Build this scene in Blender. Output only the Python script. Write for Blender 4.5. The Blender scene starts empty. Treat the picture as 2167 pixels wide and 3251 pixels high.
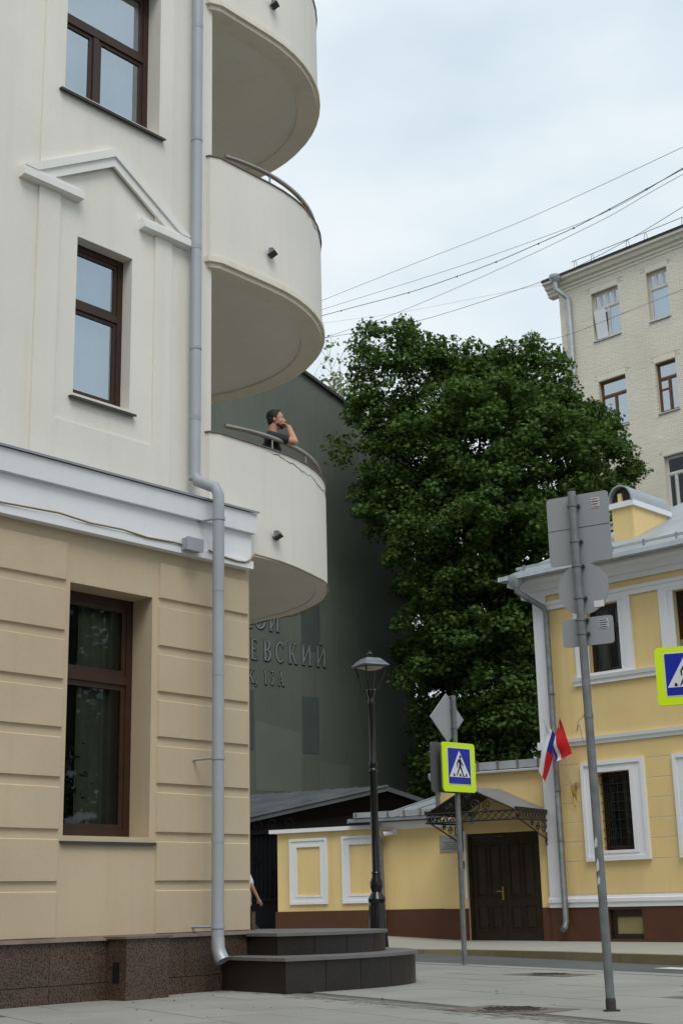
import bpy, bmesh, math, random
import numpy as np
from math import radians as R, sin, cos, pi
from mathutils import Vector, Matrix
random.seed(7); rng = np.random.default_rng(7)
S = bpy.context.scene
C = S.collection

# ------------------------------------------------------------------ camera, sky, sun, exposure
cam = bpy.data.cameras.new('camera'); co = bpy.data.objects.new('camera', cam); C.objects.link(co)
cam.sensor_fit = 'VERTICAL'; cam.sensor_height = 24.0; cam.lens = 24.0 * 3200 / 2352.4
cam.clip_start = 0.1; cam.clip_end = 2000
PIT, ROL = R(15.68), R(1.331)
f_ = Vector((0, cos(PIT), sin(PIT))); u_ = Vector((0, -sin(PIT), cos(PIT))); x_ = Vector((1, 0, 0))
rx = cos(ROL) * x_ - sin(ROL) * u_; ry = sin(ROL) * x_ + cos(ROL) * u_
co.matrix_world = Matrix(((rx.x, ry.x, -f_.x, 0), (rx.y, ry.y, -f_.y, 0), (rx.z, ry.z, -f_.z, 0.87), (0, 0, 0, 1)))
S.camera = co

w = bpy.data.worlds.new("World"); S.world = w; w.use_nodes = True
nt = w.node_tree; N = nt.nodes; Lk = nt.links
N.clear()
wo = N.new('ShaderNodeOutputWorld'); bg = N.new('ShaderNodeBackground'); bg.inputs[1].default_value = 0.1
SUN_EL, SUN_AZ = 56, 166          # compass style: 180 deg = behind the camera
sky = N.new('ShaderNodeTexSky'); sky.sky_type = 'NISHITA'; sky.sun_disc = False
sky.sun_elevation = R(SUN_EL); sky.sun_rotation = R(SUN_AZ)
tc = N.new('ShaderNodeTexCoord'); mp = N.new('ShaderNodeMapping'); mp.inputs['Scale'].default_value = (1.0, 1.0, 2.2)
mp.inputs['Rotation'].default_value = (0.2, 0.3, 0.5)
nz = N.new('ShaderNodeTexNoise'); nz.inputs['Scale'].default_value = 2.6; nz.inputs['Detail'].default_value = 6
nz.inputs['Roughness'].default_value = 0.48
ramp = N.new('ShaderNodeValToRGB')
ramp.color_ramp.elements[0].position = 0.38; ramp.color_ramp.elements[0].color = (5.6, 6.75, 7.7, 1)
ramp.color_ramp.elements[1].position = 0.63; ramp.color_ramp.elements[1].color = (8.3, 8.85, 9.1, 1)
mx = N.new('ShaderNodeMix'); mx.data_type = 'RGBA'; mx.inputs[0].default_value = 0.96
Lk.new(tc.outputs['Generated'], mp.inputs[0]); Lk.new(mp.outputs[0], nz.inputs[0]); Lk.new(nz.outputs[0], ramp.inputs[0])
Lk.new(sky.outputs[0], mx.inputs[6]); Lk.new(ramp.outputs[0], mx.inputs[7])
Lk.new(mx.outputs[2], bg.inputs[0]); Lk.new(bg.outputs[0], wo.inputs[0])

sl = bpy.data.lights.new('sun', 'SUN'); sl.energy = 1.5; sl.angle = R(30); sl.color = (1.0, 0.96, 0.9)
so = bpy.data.objects.new('sun', sl); C.objects.link(so)
az = R(SUN_AZ); d_ = Vector((sin(az) * cos(R(SUN_EL)), cos(az) * cos(R(SUN_EL)), sin(R(SUN_EL))))
so.rotation_euler = d_.to_track_quat('Z', 'Y').to_euler()
S.view_settings.view_transform = 'Standard'; S.view_settings.look = 'None'
S.view_settings.exposure = 0.17; S.view_settings.gamma = 1.0; S.view_settings.use_curve_mapping = False
S.cycles.max_bounces = 6; S.cycles.transparent_max_bounces = 12; S.cycles.use_denoising = True
S.cycles.caustics_reflective = False; S.cycles.caustics_refractive = False

# ------------------------------------------------------------------ materials
def mat(name, col, rough=0.8, var=0.06, vs=1.5, bump=0.0, bs=90, streak=0.0, scol=None, rnd=0.0, metal=0.0, spec=0.35, speck=0.0, ss=180, blotch=0.0, bcol=None, bls=0.8):
    m = bpy.data.materials.new(name); m.use_nodes = True
    t = m.node_tree; n = t.nodes; l = t.links
    p = n['Principled BSDF']
    p.inputs['Roughness'].default_value = rough; p.inputs['Metallic'].default_value = metal
    p.inputs['Specular IOR Level'].default_value = spec
    g = n.new('ShaderNodeNewGeometry')
    def noise(scale, detail=5, vec=None, stretch=None):
        z = n.new('ShaderNodeTexNoise'); z.inputs['Scale'].default_value = scale; z.inputs['Detail'].default_value = detail
        src = g.outputs['Position']
        if stretch:
            q = n.new('ShaderNodeMapping'); q.inputs['Scale'].default_value = stretch; l.new(src, q.inputs[0]); src = q.outputs[0]
        l.new(src, z.inputs['Vector']); return z.outputs[0]
    def remap(o, a, b, c, d):
        q = n.new('ShaderNodeMapRange'); q.inputs[1].default_value = a; q.inputs[2].default_value = b
        q.inputs[3].default_value = c; q.inputs[4].default_value = d; l.new(o, q.inputs[0]); return q.outputs[0]
    def mul(a, b):
        q = n.new('ShaderNodeMath'); q.operation = 'MULTIPLY'; l.new(a, q.inputs[0]); l.new(b, q.inputs[1]); return q.outputs[0]
    fac = remap(noise(vs), 0.3, 0.7, 1 - var, 1 + var)
    if speck: fac = mul(fac, remap(noise(ss, 2), 0.35, 0.65, 1 - speck, 1 + speck))
    if rnd:
        oi = n.new('ShaderNodeObjectInfo'); fac = mul(fac, remap(oi.outputs['Random'], 0, 1, 1 - rnd, 1 + rnd))
    rgb = n.new('ShaderNodeRGB'); rgb.outputs[0].default_value = (*col, 1)
    cur = rgb.outputs[0]
    def mixto(cur, o, c):
        q = n.new('ShaderNodeMix'); q.data_type = 'RGBA'; l.new(o, q.inputs[0]); l.new(cur, q.inputs[6]); q.inputs[7].default_value = (*c, 1); return q.outputs[2]
    if streak: cur = mixto(cur, remap(noise(1.0, 5, stretch=(7, 7, 0.35)), 0.52, 0.72, 0, streak), scol or tuple(c * 0.6 for c in col))
    if blotch: cur = mixto(cur, remap(noise(bls, 6), 0.5, 0.68, 0, blotch), bcol or tuple(c * 0.6 for c in col))
    v = n.new('ShaderNodeVectorMath'); v.operation = 'SCALE'; l.new(cur, v.inputs[0]); l.new(fac, v.inputs[3])
    l.new(v.outputs[0], p.inputs['Base Color'])
    if bump:
        b = n.new('ShaderNodeBump'); b.inputs['Strength'].default_value = bump; b.inputs['Distance'].default_value = 0.02
        l.new(noise(bs, 4), b.inputs['Height']); l.new(b.outputs[0], p.inputs['Normal'])
    return m

def glass(name, refl=0.3, tint=(0.6, 0.66, 0.68)):
    m = bpy.data.materials.new(name); m.use_nodes = True
    t = m.node_tree; n = t.nodes; l = t.links; n.clear()
    o = n.new('ShaderNodeOutputMaterial'); mix = n.new('ShaderNodeMixShader'); tr = n.new('ShaderNodeBsdfTransparent'); gl = n.new('ShaderNodeBsdfGlossy')
    tr.inputs[0].default_value = (*tint, 1); gl.inputs['Roughness'].default_value = 0.02; gl.inputs[0].default_value = (0.82, 0.92, 1.0, 1)
    fr = n.new('ShaderNodeFresnel'); fr.inputs[0].default_value = 1.5
    ad = n.new('ShaderNodeMath'); ad.operation = 'ADD'; ad.inputs[1].default_value = refl; ad.use_clamp = True
    l.new(fr.outputs[0], ad.inputs[0]); l.new(ad.outputs[0], mix.inputs[0]); l.new(tr.outputs[0], mix.inputs[1]); l.new(gl.outputs[0], mix.inputs[2]); l.new(mix.outputs[0], o.inputs[0])
    return m

M = {}
M['cream'] = mat('cream plaster', (0.77, 0.742, 0.672), 0.9, 0.045, 0.7, 0.25, 140, 0.17, (0.62, 0.56, 0.46), speck=0.03, ss=90)
M['moulding'] = mat('white moulding plaster', (0.80, 0.79, 0.755), 0.85, 0.03, 1.0, 0.1, 60, 0.15, (0.5, 0.48, 0.43))
M['white'] = mat('white paint', (0.79, 0.80, 0.82), 0.75, 0.03, 0.8, 0.12, 60, 0.12, (0.55, 0.55, 0.54))
M['beige'] = mat('beige stucco', (0.555, 0.450, 0.312), 0.92, 0.05, 1.0, 0.3, 170, 0.15, (0.44, 0.34, 0.21), speck=0.06, ss=130)
M['granite'] = mat('brown granite', (0.076, 0.049, 0.036), 0.42, 0.14, 2, 0.03, 200, rnd=0.06, speck=0.8, ss=70, blotch=0.3, bcol=(0.07, 0.05, 0.037))
M['granite_edge'] = mat('granite ledge', (0.16, 0.12, 0.10), 0.6, 0.2, 3, speck=0.4)
M['dark_stone'] = mat('dark polished granite', (0.021, 0.017, 0.0155), 0.35, 0.15, 3, rnd=0.22, speck=0.5, ss=120)
M['tread'] = mat('stone tread', (0.15, 0.147, 0.143), 0.55, 0.12, 4, speck=0.25)
M['pipe'] = mat('grey painted pipe', (0.35, 0.375, 0.41), 0.5, 0.05, 2, 0.03, 40, 0.2, (0.3, 0.31, 0.32))
M['zinc'] = mat('zinc sheet', (0.42, 0.45, 0.47), 0.42, 0.12, 2.5, 0.05, 20, 0.3, (0.25, 0.26, 0.27), metal=0.35)
M['flashing'] = mat('grey flashing', (0.27, 0.29, 0.31), 0.5, 0.1, 3)
M['steel'] = mat('brushed steel rail', (0.34, 0.31, 0.27), 0.33, 0.08, 4, metal=0.8)
M['brown'] = mat('brown window frame', (0.042, 0.020, 0.012), 0.4, 0.15, 5, 0.05, 40)
M['sill'] = mat('dark sill sheet', (0.052, 0.050, 0.050), 0.5, 0.1, 3)
M['pane'] = glass('window glass', 0.42, (0.7, 0.76, 0.8))
M['pane_dark'] = glass('dark window glass', 0.0, (0.75, 0.8, 0.74))
M['room'] = mat('room wall', (0.55, 0.55, 0.46), 0.9, 0.1)
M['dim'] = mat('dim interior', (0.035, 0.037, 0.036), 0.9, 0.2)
M['curtain'] = mat('pale curtain', (0.55, 0.62, 0.70), 0.9, 0.06, 3)
M['curtain_grey'] = mat('grey green curtain', (0.32, 0.34, 0.29), 0.9, 0.12, 4)
M['curtain_olive'] = mat('olive curtain', (0.19, 0.195, 0.145), 0.9, 0.12, 4)
M['green'] = mat('dark green facade paint', (0.122, 0.140, 0.114), 0.75, 0.10, 0.35, 0.12, 60, 0.35, (0.075, 0.085, 0.066), blotch=0.4, bcol=(0.088, 0.095, 0.066), bls=0.25)
M['green_dark'] = mat('painted dark panel', (0.068, 0.090, 0.082), 0.8, 0.1)
M['letter'] = mat('grey painted letter', (0.195, 0.23, 0.23), 0.8, 0.12, 2)
M['letter_shadow'] = mat('dark letter outline', (0.017, 0.022, 0.02), 0.9)
M['yellow'] = mat('yellow stucco', (0.80, 0.60, 0.275), 0.9, 0.06, 0.8, 0.25, 110, 0.22, (0.62, 0.44, 0.19), blotch=0.18, bcol=(0.72, 0.56, 0.32), bls=1.4)
M['yjoint'] = mat('pale joint line', (0.80, 0.70, 0.50), 0.9)
M['plinth'] = mat('red brown plinth paint', (0.095, 0.036, 0.017), 0.7, 0.14, 1.3, 0.1, 60, 0.4, (0.07, 0.032, 0.018))
M['door'] = mat('dark brown door paint', (0.028, 0.017, 0.010), 0.4, 0.2, 5)
M['brass'] = mat('brass', (0.6, 0.38, 0.12), 0.3, 0.05, metal=0.9)
M['iron'] = mat('black wrought iron', (0.012, 0.012, 0.013), 0.45, 0.1)
M['lampblack'] = mat('black lamp paint', (0.012, 0.012, 0.013), 0.2, 0.1, spec=0.5)
M['lamptop'] = mat('sky sheen lamp roof', (0.20, 0.215, 0.23), 0.35, 0.15, 6, metal=0.5)  # black lamp paint lightened to grey, sky sheen put into the colour
M['canopy'] = mat('grey canopy sheet', (0.20, 0.20, 0.205), 0.5, 0.06)
M['canopy_under'] = mat('dark canopy underside', (0.02, 0.018, 0.016), 0.7)  # near-black colour stands for the shade under the canopy
M['roofmetal'] = mat('pale roof metal', (0.36, 0.385, 0.41), 0.5, 0.10, 2.0, metal=0.25)
M['shedroof'] = mat('weathered ribbed sheet', (0.105, 0.118, 0.125), 0.6, 0.22, 1.5, 0.1, 25, 0.3, (0.09, 0.095, 0.10))
M['shedwall'] = mat('dark brown boards', (0.016, 0.012, 0.010), 0.85, 0.2)
M['gate'] = mat('black gate paint', (0.007, 0.008, 0.009), 0.8, spec=0.1)
M['brick'] = mat('cream painted brick', (0.78, 0.73, 0.61), 0.92, 0.05, 0.6, 0.2, 60, 0.15, (0.55, 0.5, 0.41), rnd=0.03)
M['mortar'] = mat('cream mortar', (0.57, 0.525, 0.425), 0.95, 0.06)
M['bandplaster'] = mat('cream cornice plaster', (0.75, 0.70, 0.59), 0.9, 0.05, 1, 0.05, 60, 0.2, (0.45, 0.4, 0.32))
M['oak'] = mat('orange brown wood frame', (0.135, 0.064, 0.023), 0.5, 0.15, 6)
M['pvc'] = mat('white frame', (0.62, 0.60, 0.56), 0.5, 0.05)
M['paving'] = mat('pale granite slab', (0.285, 0.282, 0.262), 0.72, 0.09, 0.9, 0.1, 150, rnd=0.05, speck=0.2, ss=120, blotch=0.15, bcol=(0.20, 0.20, 0.18), bls=0.7)
M['grout'] = mat('dark joint sand', (0.12, 0.118, 0.105), 0.95, 0.2, 6)
M['sett'] = mat('small granite sett', (0.21, 0.205, 0.185), 0.8, 0.25, 9, speck=0.2)
M['kerb'] = mat('stained granite kerb', (0.25, 0.205, 0.115), 0.85, 0.18, 2.5, 0.1, 80, rnd=0.12, blotch=0.5, bcol=(0.14, 0.115, 0.07), bls=2.5)
M['farpave'] = mat('pale far pavement', (0.34, 0.33, 0.29), 0.85, 0.08, 0.8, 0.1, 60, blotch=0.3, bcol=(0.3, 0.29, 0.25))
M['asphalt'] = mat('worn grey asphalt', (0.105, 0.108, 0.112), 0.85, 0.15, 0.7, 0.25, 120, speck=0.25, ss=150)
M['earth'] = mat('dull ground', (0.12, 0.115, 0.10), 0.95, 0.2, 0.6)
M['roadwhite'] = mat('road marking paint', (0.66, 0.66, 0.62), 0.8, 0.12, 5)
M['castiron'] = mat('rusty cast iron', (0.15, 0.125, 0.11), 0.75, 0.2, 8, 0.1, 60)
M['castdark'] = mat('dark cast iron recess', (0.05, 0.045, 0.042), 0.8, 0.2, 8)
M['galv'] = mat('galvanised pole', (0.19, 0.20, 0.205), 0.5, 0.2, 9, streak=0.35, scol=(0.14, 0.145, 0.15), metal=0.3)
M['signback'] = mat('grey sign back', (0.30, 0.315, 0.33), 0.55, 0.04, 2, streak=0.1)
M['signback_dark'] = mat('dark grey sign back', (0.10, 0.105, 0.10), 0.55, 0.04, 2)
M['lime'] = mat('fluorescent yellow green', (0.62, 0.86, 0.005), 0.45, 0.02)
M['signblue'] = mat('sign blue', (0.005, 0.020, 0.34), 0.35, 0.02)
M['signwhite'] = mat('sign white', (0.66, 0.67, 0.70), 0.4, 0.03)
M['black'] = mat('black print', (0.008, 0.008, 0.009), 0.5)
M['redprint'] = mat('red print', (0.35, 0.05, 0.04), 0.5)
M['paper'] = mat('pale sticker', (0.52, 0.53, 0.54), 0.6)
M['plaque'] = mat('grey plaque metal', (0.36, 0.35, 0.34), 0.4, 0.04, metal=0.3)
M['flagwhite'] = mat('white flag cloth', (0.72, 0.73, 0.76), 0.9, 0.03)
M['flagblue'] = mat('blue flag cloth', (0.015, 0.035, 0.28), 0.9, 0.05)
M['flagred'] = mat('red flag cloth', (0.62, 0.02, 0.02), 0.9, 0.05)
M['gold'] = mat('gilded bracket', (0.55, 0.36, 0.11), 0.4, 0.1, metal=0.6)
M['cable'] = mat('beige cable', (0.30, 0.24, 0.17), 0.7)
M['wire'] = mat('grey overhead wire', (0.10, 0.105, 0.11), 0.6)
M['bark'] = mat('maple bark', (0.055, 0.043, 0.033), 0.95, 0.3, 6, 0.5, 30)
M['frost'] = mat('frosted yellow glass', (0.32, 0.27, 0.13), 0.4, 0.08, 2)
M['skin'] = mat('skin', (0.50, 0.27, 0.18), 0.55, 0.06, 20)
M['hair'] = mat('black hair', (0.012, 0.010, 0.010), 0.6, 0.3, 60, 0.4, 200)
M['stubble'] = mat('short beard', (0.10, 0.055, 0.04), 0.8, 0.2, 80)
M['tee_dark'] = mat('charcoal shirt', (0.030, 0.031, 0.037), 0.9, 0.1, 15)
M['tee_white'] = mat('white shirt', (0.72, 0.73, 0.75), 0.9, 0.03)
M['trousers'] = mat('dark trousers', (0.03, 0.032, 0.04), 0.9, 0.1)
M['terracotta'] = mat('plant pot', (0.42, 0.40, 0.35), 0.7)
M['shadegrey'] = mat('lamp reflector', (0.52, 0.52, 0.46), 0.4)

def leafmat(name, a, b, rough=0.5):
    m = bpy.data.materials.new(name); m.use_nodes = True
    t = m.node_tree; n = t.nodes; l = t.links; p = n['Principled BSDF']
    g = n.new('ShaderNodeNewGeometry')
    r = n.new('ShaderNodeValToRGB'); r.color_ramp.elements[0].color = (*a, 1); r.color_ramp.elements[1].color = (*b, 1)
    z = n.new('ShaderNodeTexNoise'); z.inputs['Scale'].default_value = 0.9; z.inputs['Detail'].default_value = 3
    l.new(g.outputs['Position'], z.inputs['Vector'])
    ad = n.new('ShaderNodeMath'); ad.operation = 'MULTIPLY_ADD'; ad.inputs[1].default_value = 0.6; ad.inputs[2].default_value = -0.15
    l.new(g.outputs['Random Per Island'], ad.inputs[0])
    a2 = n.new('ShaderNodeMath'); a2.operation = 'ADD'; l.new(ad.outputs[0], a2.inputs[0])
    m3 = n.new('ShaderNodeMath'); m3.operation = 'MULTIPLY'; m3.inputs[1].default_value = 0.7; l.new(z.outputs[0], m3.inputs[0]); l.new(m3.outputs[0], a2.inputs[1])
    l.new(a2.outputs[0], r.inputs[0]); l.new(r.outputs[0], p.inputs['Base Color'])
    p.inputs['Roughness'].default_value = 0.6; p.inputs['Specular IOR Level'].default_value = 0.2
    tl = n.new('ShaderNodeBsdfTranslucent'); l.new(r.outputs[0], tl.inputs[0]); ms = n.new('ShaderNodeMixShader'); ms.inputs[0].default_value = 0.28
    o = n['Material Output']; l.new(p.outputs[0], ms.inputs[1]); l.new(tl.outputs[0], ms.inputs[2]); l.new(ms.outputs[0], o.inputs[0])
    return m
M['leaf'] = leafmat('maple leaf', (0.015, 0.044, 0.009), (0.115, 0.195, 0.034))
M['leaf_pale'] = leafmat('pale willow leaf', (0.14, 0.20, 0.06), (0.26, 0.33, 0.13))
M['leaf_pot'] = leafmat('house plant leaf', (0.02, 0.07, 0.015), (0.05, 0.13, 0.03))

# ------------------------------------------------------------------ mesh helpers
OFF = {}
class Fr:
    """a vertical facade frame: local x along the wall, y into the building, z up"""
    def __init__(s, ox, oy, az_deg, oz=0.0):
        s.o = Vector((ox, oy, oz)); s.rz = R(90 - az_deg)
        s.u = Vector((sin(R(az_deg)), cos(R(az_deg)), 0)); s.n = Vector((-s.u.y, s.u.x, 0))
    def w(s, x, y, z): return s.o + s.u * x + s.n * y + Vector((0, 0, z))
WORLD = Fr(0, 0, 90)

def props(o, label=None, cat=None, group=None, kind=None):
    if label: o['label'] = label
    if cat: o['category'] = cat
    if group: o['group'] = group
    if kind: o['kind'] = kind
    return o
def thing(name, label, cat, fr, base=(0, 0, 0), group=None):
    e = bpy.data.objects.new(name, None); C.objects.link(e); e.empty_display_size = 0.2
    e.location = fr.w(*base); e.rotation_euler = (0, 0, fr.rz); OFF[e.name] = Vector(base)
    return props(e, label, cat, group)

class MB:
    def __init__(s): s.v = []; s.f = []; s.m = []; s.cur = 0
    def add(s, vs, fs):
        b = len(s.v); s.v += [tuple(v) for v in vs]
        for f in fs: s.f.append([b + i for i in f]); s.m.append(s.cur)
        return s
    def box(s, x0, x1, y0, y1, z0, z1):
        return s.add([(x0, y0, z0), (x1, y0, z0), (x1, y1, z0), (x0, y1, z0), (x0, y0, z1), (x1, y0, z1), (x1, y1, z1), (x0, y1, z1)],
                     [(0, 3, 2, 1), (4, 5, 6, 7), (0, 1, 5, 4), (1, 2, 6, 5), (2, 3, 7, 6), (3, 0, 4, 7)])
    def prism(s, poly, ax, a, b):
        """extrude a 2-D polygon: ax 'y' -> poly in (x,z); 'z' -> (x,y); 'x' -> (y,z)"""
        def P(p, t): return {'y': (p[0], t, p[1]), 'z': (p[0], p[1], t), 'x': (t, p[0], p[1])}[ax]
        n = len(poly); vs = [P(p, a) for p in poly] + [P(p, b) for p in poly]
        fs = [tuple(range(n)), tuple(range(2 * n - 1, n - 1, -1))] + [(i, n + i, n + (i + 1) % n, (i + 1) % n) for i in range(n)]
        return s.add(vs, fs)
    def tube(s, pts, r, n=8, caps=True):
        pts = [Vector(p) for p in pts]; k = len(pts); rs = r if isinstance(r, (list, tuple)) else [r] * k
        up = None; rings = []
        for i, p in enumerate(pts):
            t = (pts[min(i + 1, k - 1)] - pts[max(i - 1, 0)]).normalized()
            if up is None:
                up = Vector((0, 0, 1)) if abs(t.z) < 0.9 else Vector((1, 0, 0))
            a = t.cross(up).normalized(); up = a.cross(t).normalized()
            rings.append([p + (a * cos(2 * pi * j / n) + up * sin(2 * pi * j / n)) * rs[i] for j in range(n)])
        vs = [v for q in rings for v in q]; fs = []
        for i in range(k - 1):
            for j in range(n): fs.append((i * n + j, i * n + (j + 1) % n, (i + 1) * n + (j + 1) % n, (i + 1) * n + j))
        if caps: fs += [tuple(range(n - 1, -1, -1)), tuple((k - 1) * n + j for j in range(n))]
        return s.add(vs, fs)
    def lathe(s, prof, n=16, c=(0, 0), sq=False):
        vs = []; fs = []
        for r, z in prof:
            for j in range(n):
                a = 2 * pi * j / n + (pi / 4 if n == 4 else 0); vs.append((c[0] + r * cos(a), c[1] + r * sin(a), z))
        k = len(prof)
        for i in range(k - 1):
            for j in range(n): fs.append((i * n + j, i * n + (j + 1) % n, (i + 1) * n + (j + 1) % n, (i + 1) * n + j))
        fs += [tuple(range(n - 1, -1, -1)), tuple((k - 1) * n + j for j in range(n))]
        return s.add(vs, fs)
    def wall(s, x0, x1, z0, z1, y0, y1, holes=()):
        xs = sorted({x0, x1, *[min(max(h[0], x0), x1) for h in holes], *[min(max(h[1], x0), x1) for h in holes]})
        zs = sorted({z0, z1, *[min(max(h[2], z0), z1) for h in holes], *[min(max(h[3], z0), z1) for h in holes]})
        inh = lambda x, z: any(h[0] < x < h[1] and h[2] < z < h[3] for h in holes)
        for i in range(len(xs) - 1):
            for j in range(len(zs) - 1):
                if inh((xs[i] + xs[i + 1]) / 2, (zs[j] + zs[j + 1]) / 2): continue
                a, b, c, d = xs[i], xs[i + 1], zs[j], zs[j + 1]
                s.add([(a, y0, c), (b, y0, c), (b, y0, d), (a, y0, d)], [(0, 1, 2, 3)])
                s.add([(a, y1, c), (b, y1, c), (b, y1, d), (a, y1, d)], [(3, 2, 1, 0)])
        def loop(a, b, c, d, inv):
            q = [(a, c), (b, c), (b, d), (a, d)]
            for i in range(4):
                p, r = q[i], q[(i + 1) % 4]
                f = [(p[0], y0, p[1]), (r[0], y0, r[1]), (r[0], y1, r[1]), (p[0], y1, p[1])]
                s.add(f, [(0, 1, 2, 3) if inv else (3, 2, 1, 0)])
        loop(x0, x1, z0, z1, False)
        for h in holes: loop(*h, True)
        return s
    def build(s, name, m, parent=None, fr=None, smooth=None, label=None, kind=None, loc=None, recalc=True, bevel=0):
        off = Vector((0, 0, 0))
        if parent is not None: off = OFF.get(parent.name, off)
        if loc is not None: off = Vector(loc)
        me = bpy.data.meshes.new(name)
        me.from_pydata([(v[0] - off.x, v[1] - off.y, v[2] - off.z) for v in s.v], [], s.f)
        ms = m if isinstance(m, list) else [m]
        for q in ms: me.materials.append(q)
        if len(ms) > 1: me.polygons.foreach_set('material_index', s.m)
        if recalc:
            bm = bmesh.new(); bm.from_mesh(me); bmesh.ops.recalc_face_normals(bm, faces=bm.faces); bm.to_mesh(me); bm.free()
        if smooth:
            me.polygons.foreach_set('use_smooth', [True] * len(me.polygons)); me.set_sharp_from_angle(angle=R(smooth))
        o = bpy.data.objects.new(name, me); C.objects.link(o)
        if parent is not None:
            o.parent = parent; OFF[o.name] = OFF.get(parent.name, Vector((0, 0, 0)))
            if loc is not None:
                o.location = Vector(loc) - OFF.get(parent.name, Vector((0, 0, 0))); OFF[o.name] = Vector(loc)
        elif fr is not None:
            o.location = fr.w(*off); o.rotation_euler = (0, 0, fr.rz); OFF[o.name] = off
        if bevel:
            b = o.modifiers.new('b', 'BEVEL'); b.width = bevel; b.segments = 1; b.limit_method = 'ANGLE'
        if label: o['label'] = label
        if kind: o['kind'] = kind
        return o
def share(src, name, parent, loc, rz=0.0):
    o = bpy.data.objects.new(name, src.data); C.objects.link(o); o.parent = parent
    o.location = Vector(loc) - OFF.get(parent.name, Vector((0, 0, 0))); o.rotation_euler = (0, 0, rz)
    return o
def clone(t):
    r = t.copy(); C.objects.link(r); OFF[r.name] = OFF.get(t.name, Vector((0, 0, 0)))
    for ch in t.children:
        c = ch.copy(); C.objects.link(c); c.parent = r
        for g in ch.children:
            d = g.copy(); C.objects.link(d); d.parent = c
    return r
def bx(name, m, parent, *a, **k): return MB().box(*a).build(name, m, parent, **k)

def window(parent, x0, x1, z0, z1, y, fm, fw=0.07, trans=(), mull=(), pm=None, sill=None, sill_m=None, depth=0.06, sash=0.045, room=None, room_d=1.6, curtain=None):
    """window part: frame mesh, sub-parts pane / sill / curtain / room; mull = [(x, za, zb)]"""
    mb = MB()
    mb.wall(x0, x1, z0, z1, y, y + depth, [(x0 + fw, x1 - fw, z0 + fw, z1 - fw)])
    for t in trans: mb.box(x0 + fw, x1 - fw, y - 0.012, y + depth - 0.002, t - fw * 0.55, t + fw * 0.55)
    for (mx_, a, b) in mull: mb.box(mx_ - fw * 0.5, mx_ + fw * 0.5, y - 0.006, y + depth - 0.004, a, b)
    wdw = mb.build('window', fm, parent)
    zs = [z0] + sorted(trans) + [z1]
    for i in range(len(zs) - 1):
        a, b = zs[i] + (fw if i == 0 else fw * 0.55), zs[i + 1] - (fw if i == len(zs) - 2 else fw * 0.55)
        xs = [x0 + fw] + [q[0] for q in mull if q[1] < (a + b) / 2 < q[2]] + [x1 - fw]
        for j in range(len(xs) - 1):
            c = xs[j] + (fw * 0.5 if j else 0); d = xs[j + 1] - (fw * 0.5 if j < len(xs) - 2 else 0)
            MB().wall(c, d, a, b, y + 0.012, y + depth - 0.006, [(c + sash, d - sash, a + sash, b - sash)]).build('sash', fm, wdw)
            MB().add([(c + sash - .01, y + 0.03, a + sash - .01), (d - sash + .01, y + 0.03, a + sash - .01), (d - sash + .01, y + 0.03, b - sash + .01), (c + sash - .01, y + 0.03, b - sash + .01)], [(0, 1, 2, 3)]).build('pane', pm or M['pane'], wdw, recalc=False)
    if sill: MB().prism([(sill[2], z0 - 0.055), (y + 0.02, z0 - 0.02), (y + 0.02, z0 - 0.045), (sill[2] + 0.004, z0 - 0.07), (sill[2] - 0.008, z0 - 0.085), (sill[2] - 0.01, z0 - 0.055)], 'x', sill[0], sill[1]).build('sill', sill_m or M['sill'], wdw)
    if curtain:
        for (ca, cb, cm) in curtain:
            k = max(12, int((cb - ca) / 0.025)); vs = []; 
            for i in range(k + 1):
                t = i / k; xx = ca + (cb - ca) * t; yy = y + 0.2 + 0.02 * sin(t * (cb - ca) * 52 + 1.3 * sin(t * 9))
                vs += [(xx, yy, z0 - 0.05), (xx, yy, z1 + 0.05)]
            MB().add(vs, [(2 * i, 2 * i + 2, 2 * i + 3, 2 * i + 1) for i in range(k)]).build('curtain', cm, wdw, smooth=80, recalc=False)
    if room:
        a, b, c, d = x0 - 0.25, x1 + 0.25, z0 - 0.3, z1 + 0.25; e0, e1 = y + depth + 0.03, y + room_d
        MB().add([(a, e0, c), (b, e0, c), (b, e0, d), (a, e0, d), (a, e1, c), (b, e1, c), (b, e1, d), (a, e1, d)], [(4, 5, 6, 7), (0, 1, 5, 4), (1, 2, 6, 5), (2, 3, 7, 6), (3, 0, 4, 7)]).build('room', room, wdw, recalc=False)
    return wdw

# ------------------------------------------------------------------ ground, road, pavements
A = Fr(-1.11893, 16.16131, 40.9)      # left corner building
W = Fr(2.40295, 30.58720, 120.0)      # low yellow wing with the door
T = Fr(3.97482, 29.67968, 133.4)      # tall yellow house
B = Fr(9.35432, 53.18361, 135.0)      # cream brick block
G = Fr(-0.41781, 41.99792, 50.0)      # dark green gable wall
P = Fr(3.77, 16.8, -29.0)             # near pavement: x along its edge, y away from the road

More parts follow.
